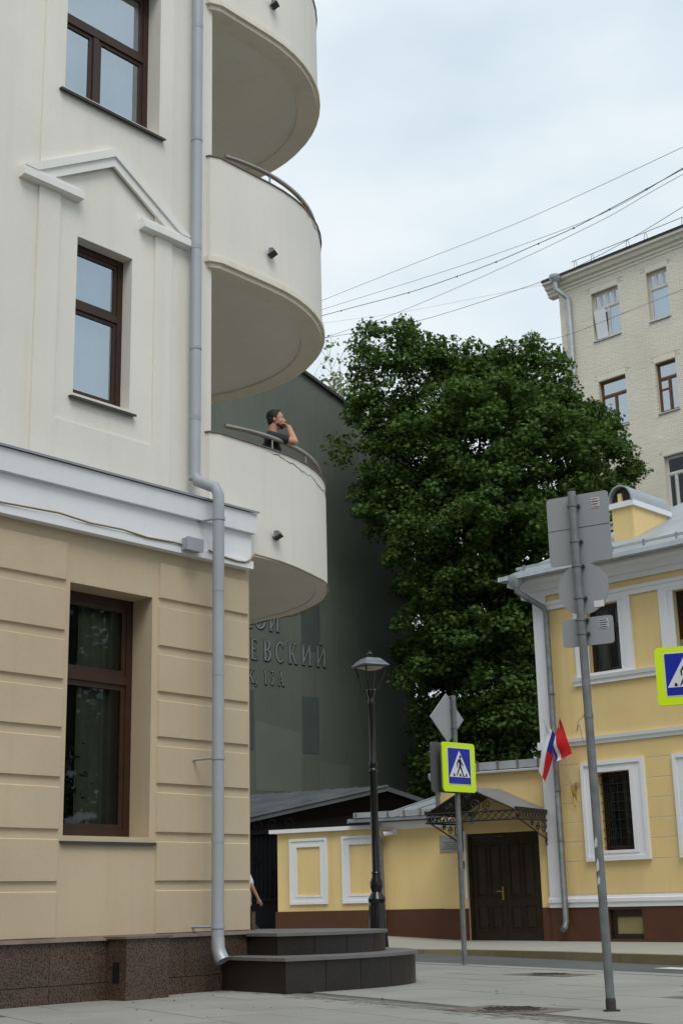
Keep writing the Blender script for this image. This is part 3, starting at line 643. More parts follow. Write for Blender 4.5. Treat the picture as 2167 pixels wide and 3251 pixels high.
M['green_patch'] = mat('paler repainted patch', (0.135, 0.155, 0.130), 0.8, 0.1, 0.5)
MB().prism([(-2.85, 4.0), (-1.20, 4.0), (-1.20, 5.72), (-2.85, 5.98)], 'y', -0.005, 0.0).build('painted_panel', M['green_patch'], gb)
MB().prism([(-0.5, 3.6), (0.62, 3.6), (0.62, 4.85), (-0.5, 4.9)], 'y', -0.005, 0.0).build('painted_panel', M['green_patch'], gb)
def stroke_letter(ch, h):
    """serif capital built from bars; returns list of (x,z) polygons and the advance"""
    t, n, s = 0.15 * h, 0.072 * h, 0.05 * h; wd = 0.0; P_ = []
    bar = lambda x0, x1, z0, z1: P_.append([(x0, z0), (x1, z0), (x1, z1), (x0, z1)])
    def stem(x, z0=0.0, z1=1.0):
        bar(x, x + t, z0 * h, z1 * h)
        if z0 == 0: bar(x - s, x + t + s, 0, n * .8)
        if z1 == 1: bar(x - s, x + t + s, h - n * .8, h)
    def diag(x0, z0, x1, z1, w_): P_.append([(x0, z0), (x0 + w_, z0), (x1 + w_, z1), (x1, z1)])
    def arc(cx, cz, rx_, rz_, a0, a1, wmin=n, wmax=t, k=14):
        for i in range(k):
            a, b = R(a0 + (a1 - a0) * i / k), R(a0 + (a1 - a0) * (i + 1) / k)
            wa, wb = wmin + (wmax - wmin) * abs(cos(a)), wmin + (wmax - wmin) * abs(cos(b))
            P_.append([(cx + rx_ * cos(a), cz + rz_ * sin(a)), (cx + rx_ * cos(b), cz + rz_ * sin(b)), (cx + (rx_ - wb) * cos(b), cz + (rz_ - wb) * sin(b)), (cx + (rx_ - wa) * cos(a), cz + (rz_ - wa) * sin(a))])
    if ch == 'О': arc(.40 * h, .5 * h, .40 * h, .51 * h, 0, 360, k=24)
    elif ch in 'ИЙ':
        stem(0); stem(.56 * h); diag(t * .2, 0.06 * h, .56 * h + t * .0, .94 * h, n * 1.3)
        if ch == 'Й': arc(.34 * h, 1.22 * h, .16 * h, .13 * h, 180, 360, n * .6, n * 1.1, 10)
    elif ch == 'Е':
        stem(0); bar(t, .50 * h, 0, n); bar(t, .40 * h, .49 * h, .49 * h + n); bar(t, .48 * h, h - n, h)
        bar(.46 * h, .50 * h, 0, .20 * h); bar(.44 * h, .48 * h, .82 * h, h); bar(.36 * h, .40 * h, .42 * h, .62 * h)
    elif ch == 'В':
        stem(0); bar(t, .28 * h, 0, n); bar(t, .28 * h, .50 * h, .50 * h + n); bar(t, .26 * h, h - n, h)
        arc(.27 * h, .277 * h, .27 * h, .277 * h, -90, 90); arc(.25 * h, .765 * h, .23 * h, .235 * h, -90, 90)
    elif ch == 'С': arc(.42 * h, .5 * h, .42 * h, .51 * h, 48, 312, k=20); bar(.66 * h, .70 * h, .72 * h, .95 * h)
    elif ch == 'К':
        stem(0); diag(t, .44 * h, .46 * h, h - n, n * 1.3); diag(.52 * h, 0, .19 * h, .56 * h, t)
        bar(.48 * h, .76 * h, 0, n * .8); bar(.40 * h, .66 * h, h - n * .8, h)
    elif ch == 'Ш': stem(0); stem(.42 * h); stem(.84 * h); bar(t, .84 * h, 0, n)
    elif ch == ',': bar(0, t, 0, t); diag(-t * .3, -.2 * h, t * .5, 0.0, n)
    elif ch == '1': stem(.14 * h); diag(0, .80 * h, .14 * h, .98 * h, n)
    elif ch == '3': bar(.02 * h, .42 * h, h - n * 1.2, h); diag(.16 * h, .58 * h, .37 * h, h - n, n); arc(.20 * h, .29 * h, .25 * h, .29 * h, -140, 100, k=16)
    elif ch == 'А':
        diag(0, 0, .29 * h, h, n); diag(.54 * h, 0, .29 * h, h, t); bar(.14 * h, .52 * h, .30 * h, .30 * h + n)
        bar(-.06 * h, .14 * h, 0, n * .8); bar(.46 * h, .76 * h, 0, n * .8)
    return P_
def letter(ch, x, z, h, wide=1.0):
    mb = MB(); sh = MB()
    for q in stroke_letter(ch, h):
        pts = [(x + a * wide, z + b) for a, b in q]
        mb.prism(pts, 'y', -0.030, -0.016)
        sh.prism([(a + .030, b - .022) for a, b in pts], 'y', -0.012, -0.003); sh.prism([(a - .014, b + .01) for a, b in pts], 'y', -0.0115, -0.003)
    o = mb.build('letter', M['letter'], gb); sh.build('letter_outline', M['letter_shadow'], o)
for ch, x, z, h, wd in (('Ш', -3.62, 8.67, .62, 1), ('О', -2.90, 8.67, .62, .88), ('Й', -2.33, 8.64, .62, .72),
                        ('Е', -3.00, 7.74, .62, .62), ('В', -2.54, 7.74, .62, .72), ('С', -2.13, 7.74, .62, .66), ('К', -1.63, 7.74, .62, .66), ('И', -1.13, 7.74, .62, .72), ('Й', -0.57, 7.74, .62, .72),
                        ('К', -3.14, 7.05, .42, .75), (',', -2.86, 7.05, .42, .8), ('1', -2.56, 7.05, .42, .7), ('3', -2.33, 7.05, .42, .72), ('А', -2.03, 7.05, .42, .66)):
    letter(ch, x, z, h, wd)

# ------------------------------------------------------------------ shed and gate
sh = thing('shed', 'low shed with a grey ribbed metal roof in front of the green wall', 'shed', WORLD, (0.0, 37.5, 0))
Pk = Vector((1.03, 37, 3.78)); El = Vector((-3.6, 35.05, 2.72)); Rr = Vector((2.2, 38.0, 3.45)); Rd = Vector((-3.73, 2.2, 0)) * 1.3
MB().prism([(Pk.x, 0)], 'z', 0, 0) if False else None
mb = MB(); mb.add([Pk, El, El + Rd, Pk + Rd], [(0, 1, 2, 3)]); mb.add([Pk - Vector((0, 0, .12)), El - Vector((0, 0, .12)), El + Rd - Vector((0, 0, .12)), Pk + Rd - Vector((0, 0, .12))], [(3, 2, 1, 0)])
mb.add([Pk, El, El - Vector((0, 0, .12)), Pk - Vector((0, 0, .12))], [(0, 1, 2, 3)])
roof = mb.build('roof', M['shedroof'], sh)
MB().add([Pk, Rr, Rr + Rd, Pk + Rd, Pk - Vector((0, 0, .12)), Rr - Vector((0, 0, .12))], [(3, 2, 1, 0), (0, 1, 5, 4)]).build('roof', M['shedroof'], sh)
nrm = (El - Pk).cross(Rd).normalized(); nrm = nrm if nrm.z > 0 else -nrm
for k in range(0, 26):
    a = Pk + Rd * (k / 25.5); b = El + Rd * (k / 25.5); hh = nrm * (.028 if k % 2 else .045); wv = Rd.normalized() * .035
    MB().add([a - wv, a + wv, b + wv, b - wv, a - wv * .5 + hh, a + wv * .5 + hh, b + wv * .5 + hh, b - wv * .5 + hh], [(4, 5, 6, 7), (0, 1, 5, 4), (1, 2, 6, 5), (2, 3, 7, 6), (3, 0, 4, 7)]).build('roof_rib', M['shedroof'], roof)
gz = lambda p, dz: Vector((p.x, p.y, p.z - dz)); inn = Rd.normalized() * 0.15
a_, b_, c_ = gz(El, .12) + inn, gz(Pk, .12) + inn, gz(Rr, .12) + inn
MB().add([(a_.x, a_.y, 0), tuple(a_), tuple(b_), tuple(c_), (c_.x, c_.y, 0)], [(0, 1, 2, 3, 4)]).build('gable_wall', M['shedwall'], sh)
MB().add([(a_.x, a_.y, 0), tuple(a_), tuple(a_ + Rd), (a_ + Rd).to_tuple()[:2] + (0,)], [(0, 1, 2, 3)]).build('side_wall', M['shedwall'], sh)
MB().add([(c_.x, c_.y, 0), tuple(c_), tuple(c_ + Rd), (c_ + Rd).to_tuple()[:2] + (0,)], [(0, 1, 2, 3)]).build('side_wall', M['shedwall'], sh)
gt = thing('iron_gate', 'black iron gate with bars and scrolls between the corner building and the yellow wall', 'gate', W, (-6.1, 0.9, 0.2))
MB().box(-7.4, -4.72, 0.93, 0.96, 0.3, 0.95).build('gate_panel', M['gate'], gt)
MB().box(-7.4, -4.72, 0.90, 0.99, 0.95, 1.02).build('gate_rail', M['gate'], gt)
MB().box(-7.4, -4.72, 0.90, 0.99, 2.50, 2.56).build('gate_rail', M['gate'], gt)
MB().box(-7.4, -4.72, 0.965, 0.975, 1.02, 2.50).build('gate_dark_backing', M['gate'], gt)  # black backing added to keep the gaps between the bars dark
for i in range(22):
    x = -7.35 + i * .125; MB().box(x - .012, x + .012, 0.93, 0.955, 1.02, 2.50).build('gate_bar', M['gate'], gt)
def scroll(c, r, turns=1.4, a0=0.0, flip=1, k=22):
    return [(c[0] + flip * r * (1 - i / (k * 1.15)) * cos(a0 + turns * 2 * pi * i / k), c[1], c[2] + r * (1 - i / (k * 1.15)) * sin(a0 + turns * 2 * pi * i / k)) for i in range(k + 1)]
for i in range(6):
    MB().tube(scroll((-7.2 + i * .45, .92, 2.72), .16, 1.3, -pi / 2, 1 if i % 2 else -1), .011, 5).build('gate_scroll', M['gate'], gt)
for i in range(6):
    MB().tube(scroll((-7.2 + i * .45, .92, 1.6 + .3 * (i % 2)), .13, 1.3, pi / 2, 1 if i % 2 else -1), .011, 5).build('gate_scroll', M['gate'], gt)

# ------------------------------------------------------------------ low yellow wing with the door
lw = thing('yellow_wing', 'low yellow wing with framed wall panels, brown plinth and seamed metal roof', 'building', W)
MB().wall(-4.68, -0.46, 0.1, 2.44, 0.0, 0.5).build('wall', M['yellow'], lw)
MB().wall(-0.46, 2.06, 0.0, 3.46, -0.001, 0.3, [(0.10, 1.76, 0.0, 2.23)]).build('wall', M['yellow'], lw)
MB().box(-0.46, -0.455, 0.3, 3.0, 0.1, 3.46).build('wall', M['yellow'], lw)
MB().box(-4.74, -0.46, -0.018, 0.2, -0.05, 0.71).build('plinth', M['plinth'], lw)
MB().box(-0.46, 0.095, -0.022, 0.2, -0.05, 0.70).build('plinth', M['plinth'], lw)
MB().box(1.765, 2.03, -0.022, 0.2, -0.05, 0.69).build('plinth', M['plinth'], lw)
MB().box(-4.85, -1.95, -0.10, 0.6, 2.44, 2.525).build('coping', M['white'], lw)
MB().prism([(-0.02, 2.40), (0, 2.40), (0, 2.56), (-0.14, 2.56), (-0.12, 2.48), (-0.06, 2.46)], 'x', -1.95, -0.0).build('eaves_moulding', M['white'], lw)
def panel_frame(a, b, c, d):
    o = MB().wall(a, b, c, d, -0.045, 0.0, [(a + .055, b - .055, c + .055, d - .055)]).build('panel_frame', M['white'], lw)
    MB().wall(a + .056, b - .056, c + .056, d - .056, -0.025, 0.0, [(a + .15, b - .15, c + .15, d - .15)]).build('frame_step', M['white'], o)
    MB().wall(a + .151, b - .151, c + .151, d - .151, -0.035, 0.0, [(a + .19, b - .19, c + .19, d - .19)]).build('frame_bead', M['white'], o)
panel_frame(-4.34, -3.34, 0.86, 2.30); panel_frame(-2.96, -1.93, 0.86, 2.31)
# low roof
rfz = lambda y: 2.62 + (y + .28) * .235
mb = MB(); mb.add([(-2.15, -.28, rfz(-.28)), (-0.46, -.28, rfz(-.28)), (-0.46, 2.4, rfz(2.4)), (-1.72, 2.4, rfz(2.4)), (-2.15, -.28, rfz(-.28) - .05), (-0.46, -.28, rfz(-.28) - .05)], [(0, 1, 2, 3), (4, 5, 1, 0)])
rl = mb.build('roof', M['roofmetal'], lw)
for k in range(4):
    x = -2.08 + k * .52; x2 = min(x + .36, -0.47)
    MB().tube([(x, -.28, rfz(-.28) + .015), (min(x + .40, -.47), 2.4, rfz(2.4) + .015)], .018, 4).build('roof_seam', M['flashing'], rl)
MB().box(-2.62, -0.2, -0.33, -0.29, 2.585, 2.66).build('gutter', M['flashing'], lw)
MB().prism([(-0.30, 2.60), (0.25, 2.66), (0.25, 2.63), (-0.30, 2.57)], 'x', -2.65, -2.0).build('roof_end', M['roofmetal'], lw)
for k in range(6): MB().box(-2.4 + k * .40, -2.37 + k * .40, -0.37, -0.33, 2.66, 2.79).build('gutter_post', M['castiron'], lw)
MB().box(-2.45, -0.2, -0.355, -0.345, 2.672, 2.785).build('snow_board', M['zinc'], lw)
# taller block over the door: eaves
MB().prism([(-0.16, 3.50), (0.3, 3.62), (0.3, 3.47), (-0.14, 3.465)], 'x', -0.5, 2.06).build('eaves_edge', M['white'], lw)
MB().box(-0.5, 2.06, -0.12, -0.10, 3.535, 3.70).build('snow_board', M['zinc'], lw)
for k in range(6): MB().box(-0.42 + k * .46, -0.385 + k * .46, -0.145, -0.12, 3.52, 3.72).build('gutter_post', M['castiron'], lw)
MB().add([(-.5, -.1, 3.56), (2.06, -.1, 3.56), (2.06, 3, 3.60), (-.5, 3, 3.60)], [(0, 1, 2, 3)]).build('roof', M['roofmetal'], lw)
p1 = MB().tube([(-0.50, -.20, 3.40), (-0.50, -.20, 3.27), (-0.50, -.06, 3.12), (-0.50, -.06, 2.70)], .05, 10).build('downpipe', M['galv'], lw, smooth=40)
MB().lathe([(.055, 3.32), (.13, 3.43), (.13, 3.53)], 12, (-0.50, -.20)).build('hopper', M['zinc'], p1, smooth=40)
p2 = MB().tube([(-1.98, -.20, 2.52), (-1.98, -.20, 2.34), (-1.93, -.09, 2.18), (-1.90, -.09, 0.35), (-1.88, -.2, .24)], .05, 10).build('downpipe', M['galv'], lw, smooth=40)
MB().lathe([(.055, 2.40), (.12, 2.50), (.12, 2.60)], 12, (-1.98, -.20)).build('hopper', M['zinc'], p2, smooth=40)
# door
dr = MB().wall(0.10, 1.76, 0.03, 2.23, 0.06, 0.16, [(0.17, 1.69, 0.035, 2.16)]).build('door', M['door'], lw)
for s, (a, b) in enumerate(((0.175, 0.926), (0.934, 1.685))):
    lf = MB().box(a, b, 0.085, 0.14, 0.04, 2.155).build('door_leaf', M['door'], dr)
dh = 0.75
for a in (0.175, 0.934):
    for k in range(2):
        x0 = a + .085 + k * .315; x1 = x0 + .25
        for z0, z1 in ((0.24, 0.76), (0.90, 2.03)):
            MB().wall(x0, x1, z0, z1, 0.066, 0.086, [(x0 + .022, x1 - .022, z0 + .022, z1 - .022)]).build('panel_moulding', M['door'], dr)
            bevbox(x0 + .05, x1 - .05, z0 + .05, z1 - .05, 0.070, 0.086, .02).build('door_panel', M['door'], dr)
MB().box(0.845, 0.885, 0.068, 0.085, 0.86, 1.13).build('handle_plate', M['brass'], dr)
MB().tube([(0.865, 0.07, 1.03), (0.865, 0.03, 1.03), (0.745, 0.028, 1.035)], .011, 8).build('handle', M['brass'], dr, smooth=40)
MB().box(0.05, 0.095, -0.03, 0.06, 0.90, 2.30).build('door_conduit', M['white'], lw)

# canopy
cn = thing('door_canopy', 'grey peaked door canopy on black wrought iron scroll brackets', 'canopy', W, (1.0, 0, 2.6))
cl, cr, cp, fy = 0.0, 2.0, 0.95, -1.65
for (a, za, b, zb_) in ((cl, 2.64, cp, 3.13), (cp, 3.13, cr, 2.64)):
    MB().add([(a, -.005, za), (b, -.005, zb_), (b, fy, zb_ - .05), (a, fy, za - .05)], [(0, 1, 2, 3)]).build('canopy_sheet', M['canopy'], cn)
    MB().add([(a, -.005, za - .03), (b, -.005, zb_ - .03), (b, fy, zb_ - .08), (a, fy, za - .08)], [(3, 2, 1, 0)]).build('canopy_shade_sheet', M['canopy_under'], cn)  # second sheet coloured dark as the shade of the underside
def bar(mbx, a, b, r=.014): mbx.tube([a, b], r, 5)
fm = MB()
for (a, b) in (((cl, fy, 2.575), (cp, fy, 3.06)), ((cp, fy, 3.06), (cr, fy, 2.575)), ((cl, fy, 2.575), (cr, fy, 2.575)), ((cl, fy, 2.40), (cr, fy, 2.40)), ((cl, fy, 2.575), (cl, 0, 2.62)), ((cr, fy, 2.575), (cr, 0, 2.62)), ((cl, fy, 2.40), (cl, 0, 2.42)), ((cr, fy, 2.40), (cr, 0, 2.42))): bar(fm, a, b, .018)
fm.build('canopy_frame', M['iron'], cn)
MB().box(cr - .03, cr + .03, fy, -.01, 2.57, 2.64).build('eaves_bar', M['iron'], cn); MB().box(cl - .03, cl + .03, fy, -.01, 2.57, 2.64).build('eaves_bar', M['iron'], cn)
def ringpts(c, r, ax='x', k=12): return [(c[0] + (r * cos(2 * pi * i / k) if ax == 'x' else 0), c[1] + (r * cos(2 * pi * i / k) if ax != 'x' else 0), c[2] + r * sin(2 * pi * i / k)) for i in range(k + 1)]
for k in range(13):
    x = cl + .08 + k * .155
    MB().tube(ringpts((x, fy, 2.487), .062), .010, 4).build('frieze_ring', M['iron'], cn)
for k in range(10):
    y = fy + .10 + k * .16
    for x in (cl, cr): MB().tube(ringpts((x, y, 2.497), .062, 'y'), .010, 4).build('frieze_ring', M['iron'], cn)
for c, r, fl in (((.52, fy, 2.70), .10, 1), ((.80, fy, 2.72), .13, -1), ((1.10, fy, 2.72), .13, 1), ((1.38, fy, 2.70), .10, -1), ((.95, fy, 2.90), .08, 1)):
    MB().tube(scroll(c, r, 1.4, -pi / 2, fl), .012, 5).build('frieze_scroll', M['iron'], cn)
for x in (cl + .01, cr - .01):
    b = MB(); bar(b, (x, -.02, 1.86), (x, -.02, 2.62), .022); bar(b, (x, -.02, 2.02), (x, fy + .12, 2.42), .016)
    br = b.build('bracket', M['iron'], cn)
    for cy, cz, r, a0 in ((-.24, 2.27, .14, 0), (-.55, 2.31, .10, pi), (-.85, 2.345, .07, 0), (-.12, 2.0, .08, pi / 2), (-1.55, 2.44, .06, 0), (-.10, 2.12, .07, 0)):
        MB().tube([(x, cy + (q[0]), cz + q[2]) for q in scroll((0, 0, 0), r, 1.5, a0)], .012, 5).build('bracket_scroll', M['iron'], br)
t = thing('porch_lantern', 'small dark lantern hanging under the door canopy', 'lantern', W, (.98, fy + .12, 2.5))
MB().lathe([(.02, 2.58), (.09, 2.53), (.09, 2.515)], 8, (.98, fy + .12)).build('lantern_cap', M['iron'], t)
MB().lathe([(.07, 2.51), (.045, 2.36), (.02, 2.34)], 6, (.98, fy + .12)).build('lantern_glass', M['galv'], t)
MB().tube([(.98, fy + .12, 2.58), (.98, fy + .12, 2.98)], .006, 5).build('chain', M['iron'], t)

def text(body, size, x, z, y, m, parent, fr_rz=None, align='CENTER', name='lettering'):
    cu = bpy.data.curves.new('tmp', 'FONT'); cu.body = body; cu.size = size; cu.align_x = align; cu.resolution_u = 2
    o = bpy.data.objects.new('tmp', cu); C.objects.link(o); bpy.context.view_layer.update()
    me = bpy.data.meshes.new_from_object(o); bpy.data.objects.remove(o); 
    off = OFF.get(parent.name, Vector((0, 0, 0)))
    me.transform(Matrix.Translation(Vector((x, y, z)) - off) @ Matrix.Rotation(pi / 2, 4, 'X'))
    me.materials.clear(); me.materials.append(m)
    q = bpy.data.objects.new(name, me); C.objects.link(q); q.parent = parent; OFF[q.name] = off
    return q
# plaque, intercom, camera
t = thing('wall_plaque', 'grey metal name plaque with a small red crest left of the brown door', 'plaque', W, (-.22, -.01, 2.05))
MB().box(-.52, 0.05, -.022, 0.0, 1.87, 2.23).build('plate', M['plaque'], t, bevel=.004)
MB().prism([(-.265, 2.19), (-.205, 2.19), (-.205, 2.145), (-.235, 2.118), (-.265, 2.145)], 'y', -.026, -.0225).build('crest', M['redprint'], t)
MB().box(-.24, -.23, -.028, -.0262, 2.13, 2.185).build('crest_mark', M['paper'], t)
for i, s in enumerate(('ПРЕДСТАВИТЕЛЬСТВО', 'ОМСКОЙ ОБЛАСТИ', 'ПРИ ПРАВИТЕЛЬСТВЕ', 'РОССИЙСКОЙ ФЕДЕРАЦИИ')):
    text(s, .034, -.235, 2.062 - i * .046, -.0235, M['black'], t)
t = thing('door_intercom', 'small black intercom on the yellow wall left of the brown door', 'intercom', W, (0.03, -.03, 1.55))
MB().box(-0.01, 0.045, -.05, -.0225, 1.52, 1.67).build('housing', M['iron'], t); MB().box(0.0, .035, -.056, -.051, 1.55, 1.60).build('speaker_grille', M['galv'], t)
t = thing('security_camera', 'small white security camera under the eaves of the low yellow wing', 'camera', W, (-1.65, -.1, 2.30))
MB().box(-1.66, -1.54, -.05, 0, 2.28, 2.40).build('mount', M['white'], t); MB().tube([(-1.62, -.06, 2.33), (-1.80, -.20, 2.31)], .05, 10).build('camera_body', M['white'], t, smooth=40)
MB().tube([(-1.80, -.20, 2.31), (-1.812, -.209, 2.309)], .034, 10).build('lens', M['iron'], t)

# ------------------------------------------------------------------ tall yellow house
yh = thing('yellow_house', 'two storey yellow house with white window frames, white corner strip and brown plinth', 'building', T)
TW1 = (1.50, 2.27, 5.32, 6.72); TW2 = (3.56, 4.33, 5.32, 6.72); TG1 = (1.47, 2.27, 1.76, 3.30); TG2 = (3.60, 4.40, 1.76, 3.30); TB = (1.52, 2.30, 0.08, 0.63)
TW3 = (5.62, 6.39, 5.32, 6.72)
MB().wall(0.20, 12, 0, 7.3, 0.0, 0.35, [TW1, TW2, TW3, TG1, TG2, TB]).build('wall', M['yellow'], yh)
MB().box(0.20, 0.5, 0.35, 9, 0, 7.3).build('side_wall', M['yellow'], yh)
MB().box(0.165, 0.50, -0.045, 0.2, 0.90, 7.12).build('corner_strip', M['white'], yh)
MB().box(0.12, 0.56, -0.10, 0.2, 3.86, 4.02).build('strip_band', M['white'], yh)
MB().wall(0.16, 12, -0.05, 0.68, -0.03, 0.1, [TB]).build('plinth', M['plinth'], yh)
MB().prism([(-0.05, .682), (0.1, .682), (0.1, .92), (-0.04, .90), (-0.045, .86), (-0.075, .85), (-0.075, .78), (-0.05, .77), (-0.05, .70)], 'x', 0.14, 12).build('base_moulding', M['white'], yh)
MB().prism([(-0.05, 3.88), (0.1, 3.88), (0.1, 4.03), (-0.10, 4.03), (-0.09, 3.96), (-0.06, 3.95)], 'x', 0.50, 12).build('string_course', M['white'], yh)
# stucco courses with pale joints on the ground floor
zc = [0.93, 1.57, 1.955, 2.34, 2.725, 3.11, 3.50, 3.87]
MB().wall(0.50, 12, 0.92, 3.88, -0.008, 0.0, [(1.12, 2.43, 1.55, 3.54), (3.25, 4.56, 1.55, 3.54)]).build('joint_ground', M['yjoint'], yh)
for i in range(len(zc) - 1):
    z0, z1 = zc[i] + .012, zc[i + 1] - .012
    segs = ((0.505, 1.118), (2.432, 3.248), (4.562, 6.2)) if 1 <= i <= 5 else ((0.505, 6.2),)
    if i == 6: segs = ((0.505, 6.2),)
    for a, b in segs:
        if i == 5:
            MB().box(a, b, -0.014, -0.008, z0, z1).build('stucco_course', M['yellow'], yh)
        else: MB().box(a, b, -0.014, -0.008, z0, z1).build('stucco_course', M['yellow'], yh)
def surround(h, mx_, mz0, mz1, mp):
    a, b, c, d = h
    o = MB().wall(a - mx_, b + mx_, c - mz0, d + mz1, -0.085, 0.0, [(a - mx_ + .08, b + mx_ - .08, c - mz0 + .08, d + mz1 - .08)]).build('window_surround', M['white'], mp)
    MB().wall(a - mx_ + .081, b + mx_ - .081, c - mz0 + .081, d + mz1 - .081, -0.055, 0.0, [(a - .10, b + .10, c - .06, d + .06)]).build('surround_step', M['white'], o)
    MB().wall(a - .0995, b + .0995, c - .0595, d + .0595, -0.07, 0.02, [(a, b, c, d)]).build('surround_bead', M['white'], o)
surround(TG1, .34, .20, .22, yh); surround(TG2, .34, .20, .22, yh)
# upper floor: frieze band, verticals, sill band
bd = MB().prism([(-0.05, 6.80), (0.0, 6.80), (0.0, 6.97), (-0.09, 6.97), (-0.075, 6.90), (-0.05, 6.89)], 'x', 0.50, 12).build('frieze_band', M['white'], yh)
MB().prism([(-0.06, 5.09), (0.0, 5.09), (0.0, 5.255), (-0.11, 5.255), (-0.09, 5.18), (-0.06, 5.17)], 'x', 1.10, 12).build('sill_band', M['white'], yh)
for h in (TW1, TW2, TW3):
    a, b, c, d = h
    o = MB().wall(a - .32, b + .30, 5.256, 6.799, -0.045, 0.0, [(a - .12, b + .12, c, d + .02)]).build('window_surround', M['white'], yh)
    MB().wall(a - .119, b + .119, 5.257, 6.77, -0.028, 0.02, [(a, b, c, d)]).build('surround_step', M['white'], o)
for h in (TW1, TW2, TW3):
    a, b, c, d = h
    window(yh, a, b, c, d, 0.12, M['door'], .05, (6.25,), (((a + b) / 2, 5.32, 6.25),), M['pane_dark'], (a - .02, b + .02, -0.03), M['oak'], .06, .035, room=M['dim'], curtain=[(a, a + .30, M['curtain_grey']), (b - .28, b, M['curtain_grey'])])
for h in (TG1, TG2):
    a, b, c, d = h
    window(yh, a, b, c, d, 0.22, M['door'], .06, (), (((a + b) / 2 + .12, c, d),), M['pane_dark'], None, None, .06, .035, room=M['dim'])
    gr = MB()
    for i in range(5): x = a + .06 + i * (b - a - .12) / 4; gr.box(x - .008, x + .008, .10, .116, c, d)
    for i in range(9): z = c + .06 + i * (d - c - .12) / 8; gr.box(a, b, .098, .110, z - .007, z + .007)
    for i in range(4):
        z = c + .28 + i * .33
        for (q0, q1) in (((a + .06, z), (a + .24, z + .14)), ((a + .24, z), (a + .06, z - .12)), ((b - .24, z + .1), (b - .06, z - .04))): gr.tube([(q0[0], .10, q0[1]), (q1[0], .10, q1[1])], .008, 4)
    gr.build('window_grille', M['iron'], yh)
bwn = MB().wall(TB[0], TB[1], TB[2], TB[3], 0.06, 0.12, [(TB[0] + .13, TB[1] - .03, TB[2] + .09, TB[3] - .14)]).build('basement_window', M['door'], yh)
MB().box(TB[0] + .13, TB[1] - .03, .09, .1, TB[2] + .09, TB[3] - .14).build('pane', M['frost'], bwn)
# cornice, gutter, roof
MB().prism([(-0.05, 7.12), (0.1, 7.12), (0.1, 7.46), (-0.40, 7.46), (-0.40, 7.40), (-0.20, 7.36), (-0.14, 7.24), (-0.07, 7.22)], 'x', -0.12, 12).build('cornice', M['white'], yh)
MB().box(-0.20, -0.12, -0.42, 6, 7.36, 7.46).build('cornice', M['white'], yh)
MB().prism([(-0.62, 7.47), (-0.40, 7.465), (0.1, 7.60), (-0.40, 7.615), (-0.60, 7.57)], 'x', -0.30, 12).build('gutter', M['zinc'], yh)
rfy = lambda y: 7.62 + (y + .4) * .46
rr_ = MB().add([(-0.22, -.40, rfy(-.4)), (12, -.40, rfy(-.4)), (12, 5, rfy(5)), (1.6, 5, rfy(5)), (-0.22, -.4, 7.6), (12, -.4, 7.6), (-.22, 6, 7.6)], [(0, 1, 2, 3), (4, 5, 1, 0), (4, 0, 3, 6)]).build('roof', M['roofmetal'], yh)
for k in range(16):
    x = 0.2 + k * .62; MB().box(x - .014, x + .014, 0, 5.4, 0, .045).build('roof_seam', M['flashing'], rr_, loc=(x * 0 + 0, -.38, rfy(-.38) - .004)).rotation_euler = (math.atan(.46), 0, 0)
bdp = MB().box(-0.1, 12, -.20, -.19, 7.76, 7.82).build('snow_board', M['zinc'], yh)
for k in range(14): MB().box(0.1 + k * .75, 0.14 + k * .75, -.225, -.20, 7.68, 7.84).build('gutter_post', M['flashing'], yh)
# chimney
ch = MB().box(1.68, 2.20, 1.0, 2.45, 7.7, 8.98).build('chimney', M['yellow'], yh)
MB().box(1.62, 2.26, 0.94, 2.51, 8.98, 9.10).build('chimney_cap', M['white'], ch)
vl = [(1.94 - .305 * cos(pi * i / 12), 9.102 + .38 * sin(pi * i / 12)) for i in range(13)]
vi = [(1.94 - .275 * cos(pi * i / 12), 9.102 + .345 * sin(pi * i / 12)) for i in range(13)]
MB().prism(vl + vi[::-1], 'y', 0.92, 2.53).build('chimney_vault', M['roofmetal'], ch, smooth=30)
MB().prism(vi, 'y', 1.06, 1.07).build('vault_shade_sheet', M['castdark'], ch)  # dark sheet across the opening, painted shade for the hollow vault
MB().box(1.86, 1.95, 0.98, 1.05, 9.101, 9.30).build('flue', M['yellow'], ch)
# downpipe of the tall house
p3 = MB().tube([(0.10, -.50, 7.38), (0.10, -.50, 7.22), (0.50, -.13, 6.86), (0.56, -.12, 6.74), (0.58, -.12, 0.42), (0.60, -.20, .30), (0.60, -.27, .26)], .062, 12).build('downpipe', M['galv'], yh, smooth=40)
MB().lathe([(.065, 7.30), (.16, 7.42), (.16, 7.56)], 14, (0.10, -.50)).build('hopper', M['zinc'], p3, smooth=40)
for z in (5.0, 3.0, 2.0): MB().lathe([(.07, z - .015), (.07, z + .015)], 12, (0.58, -.12)).build('clamp', M['galv'], p3)
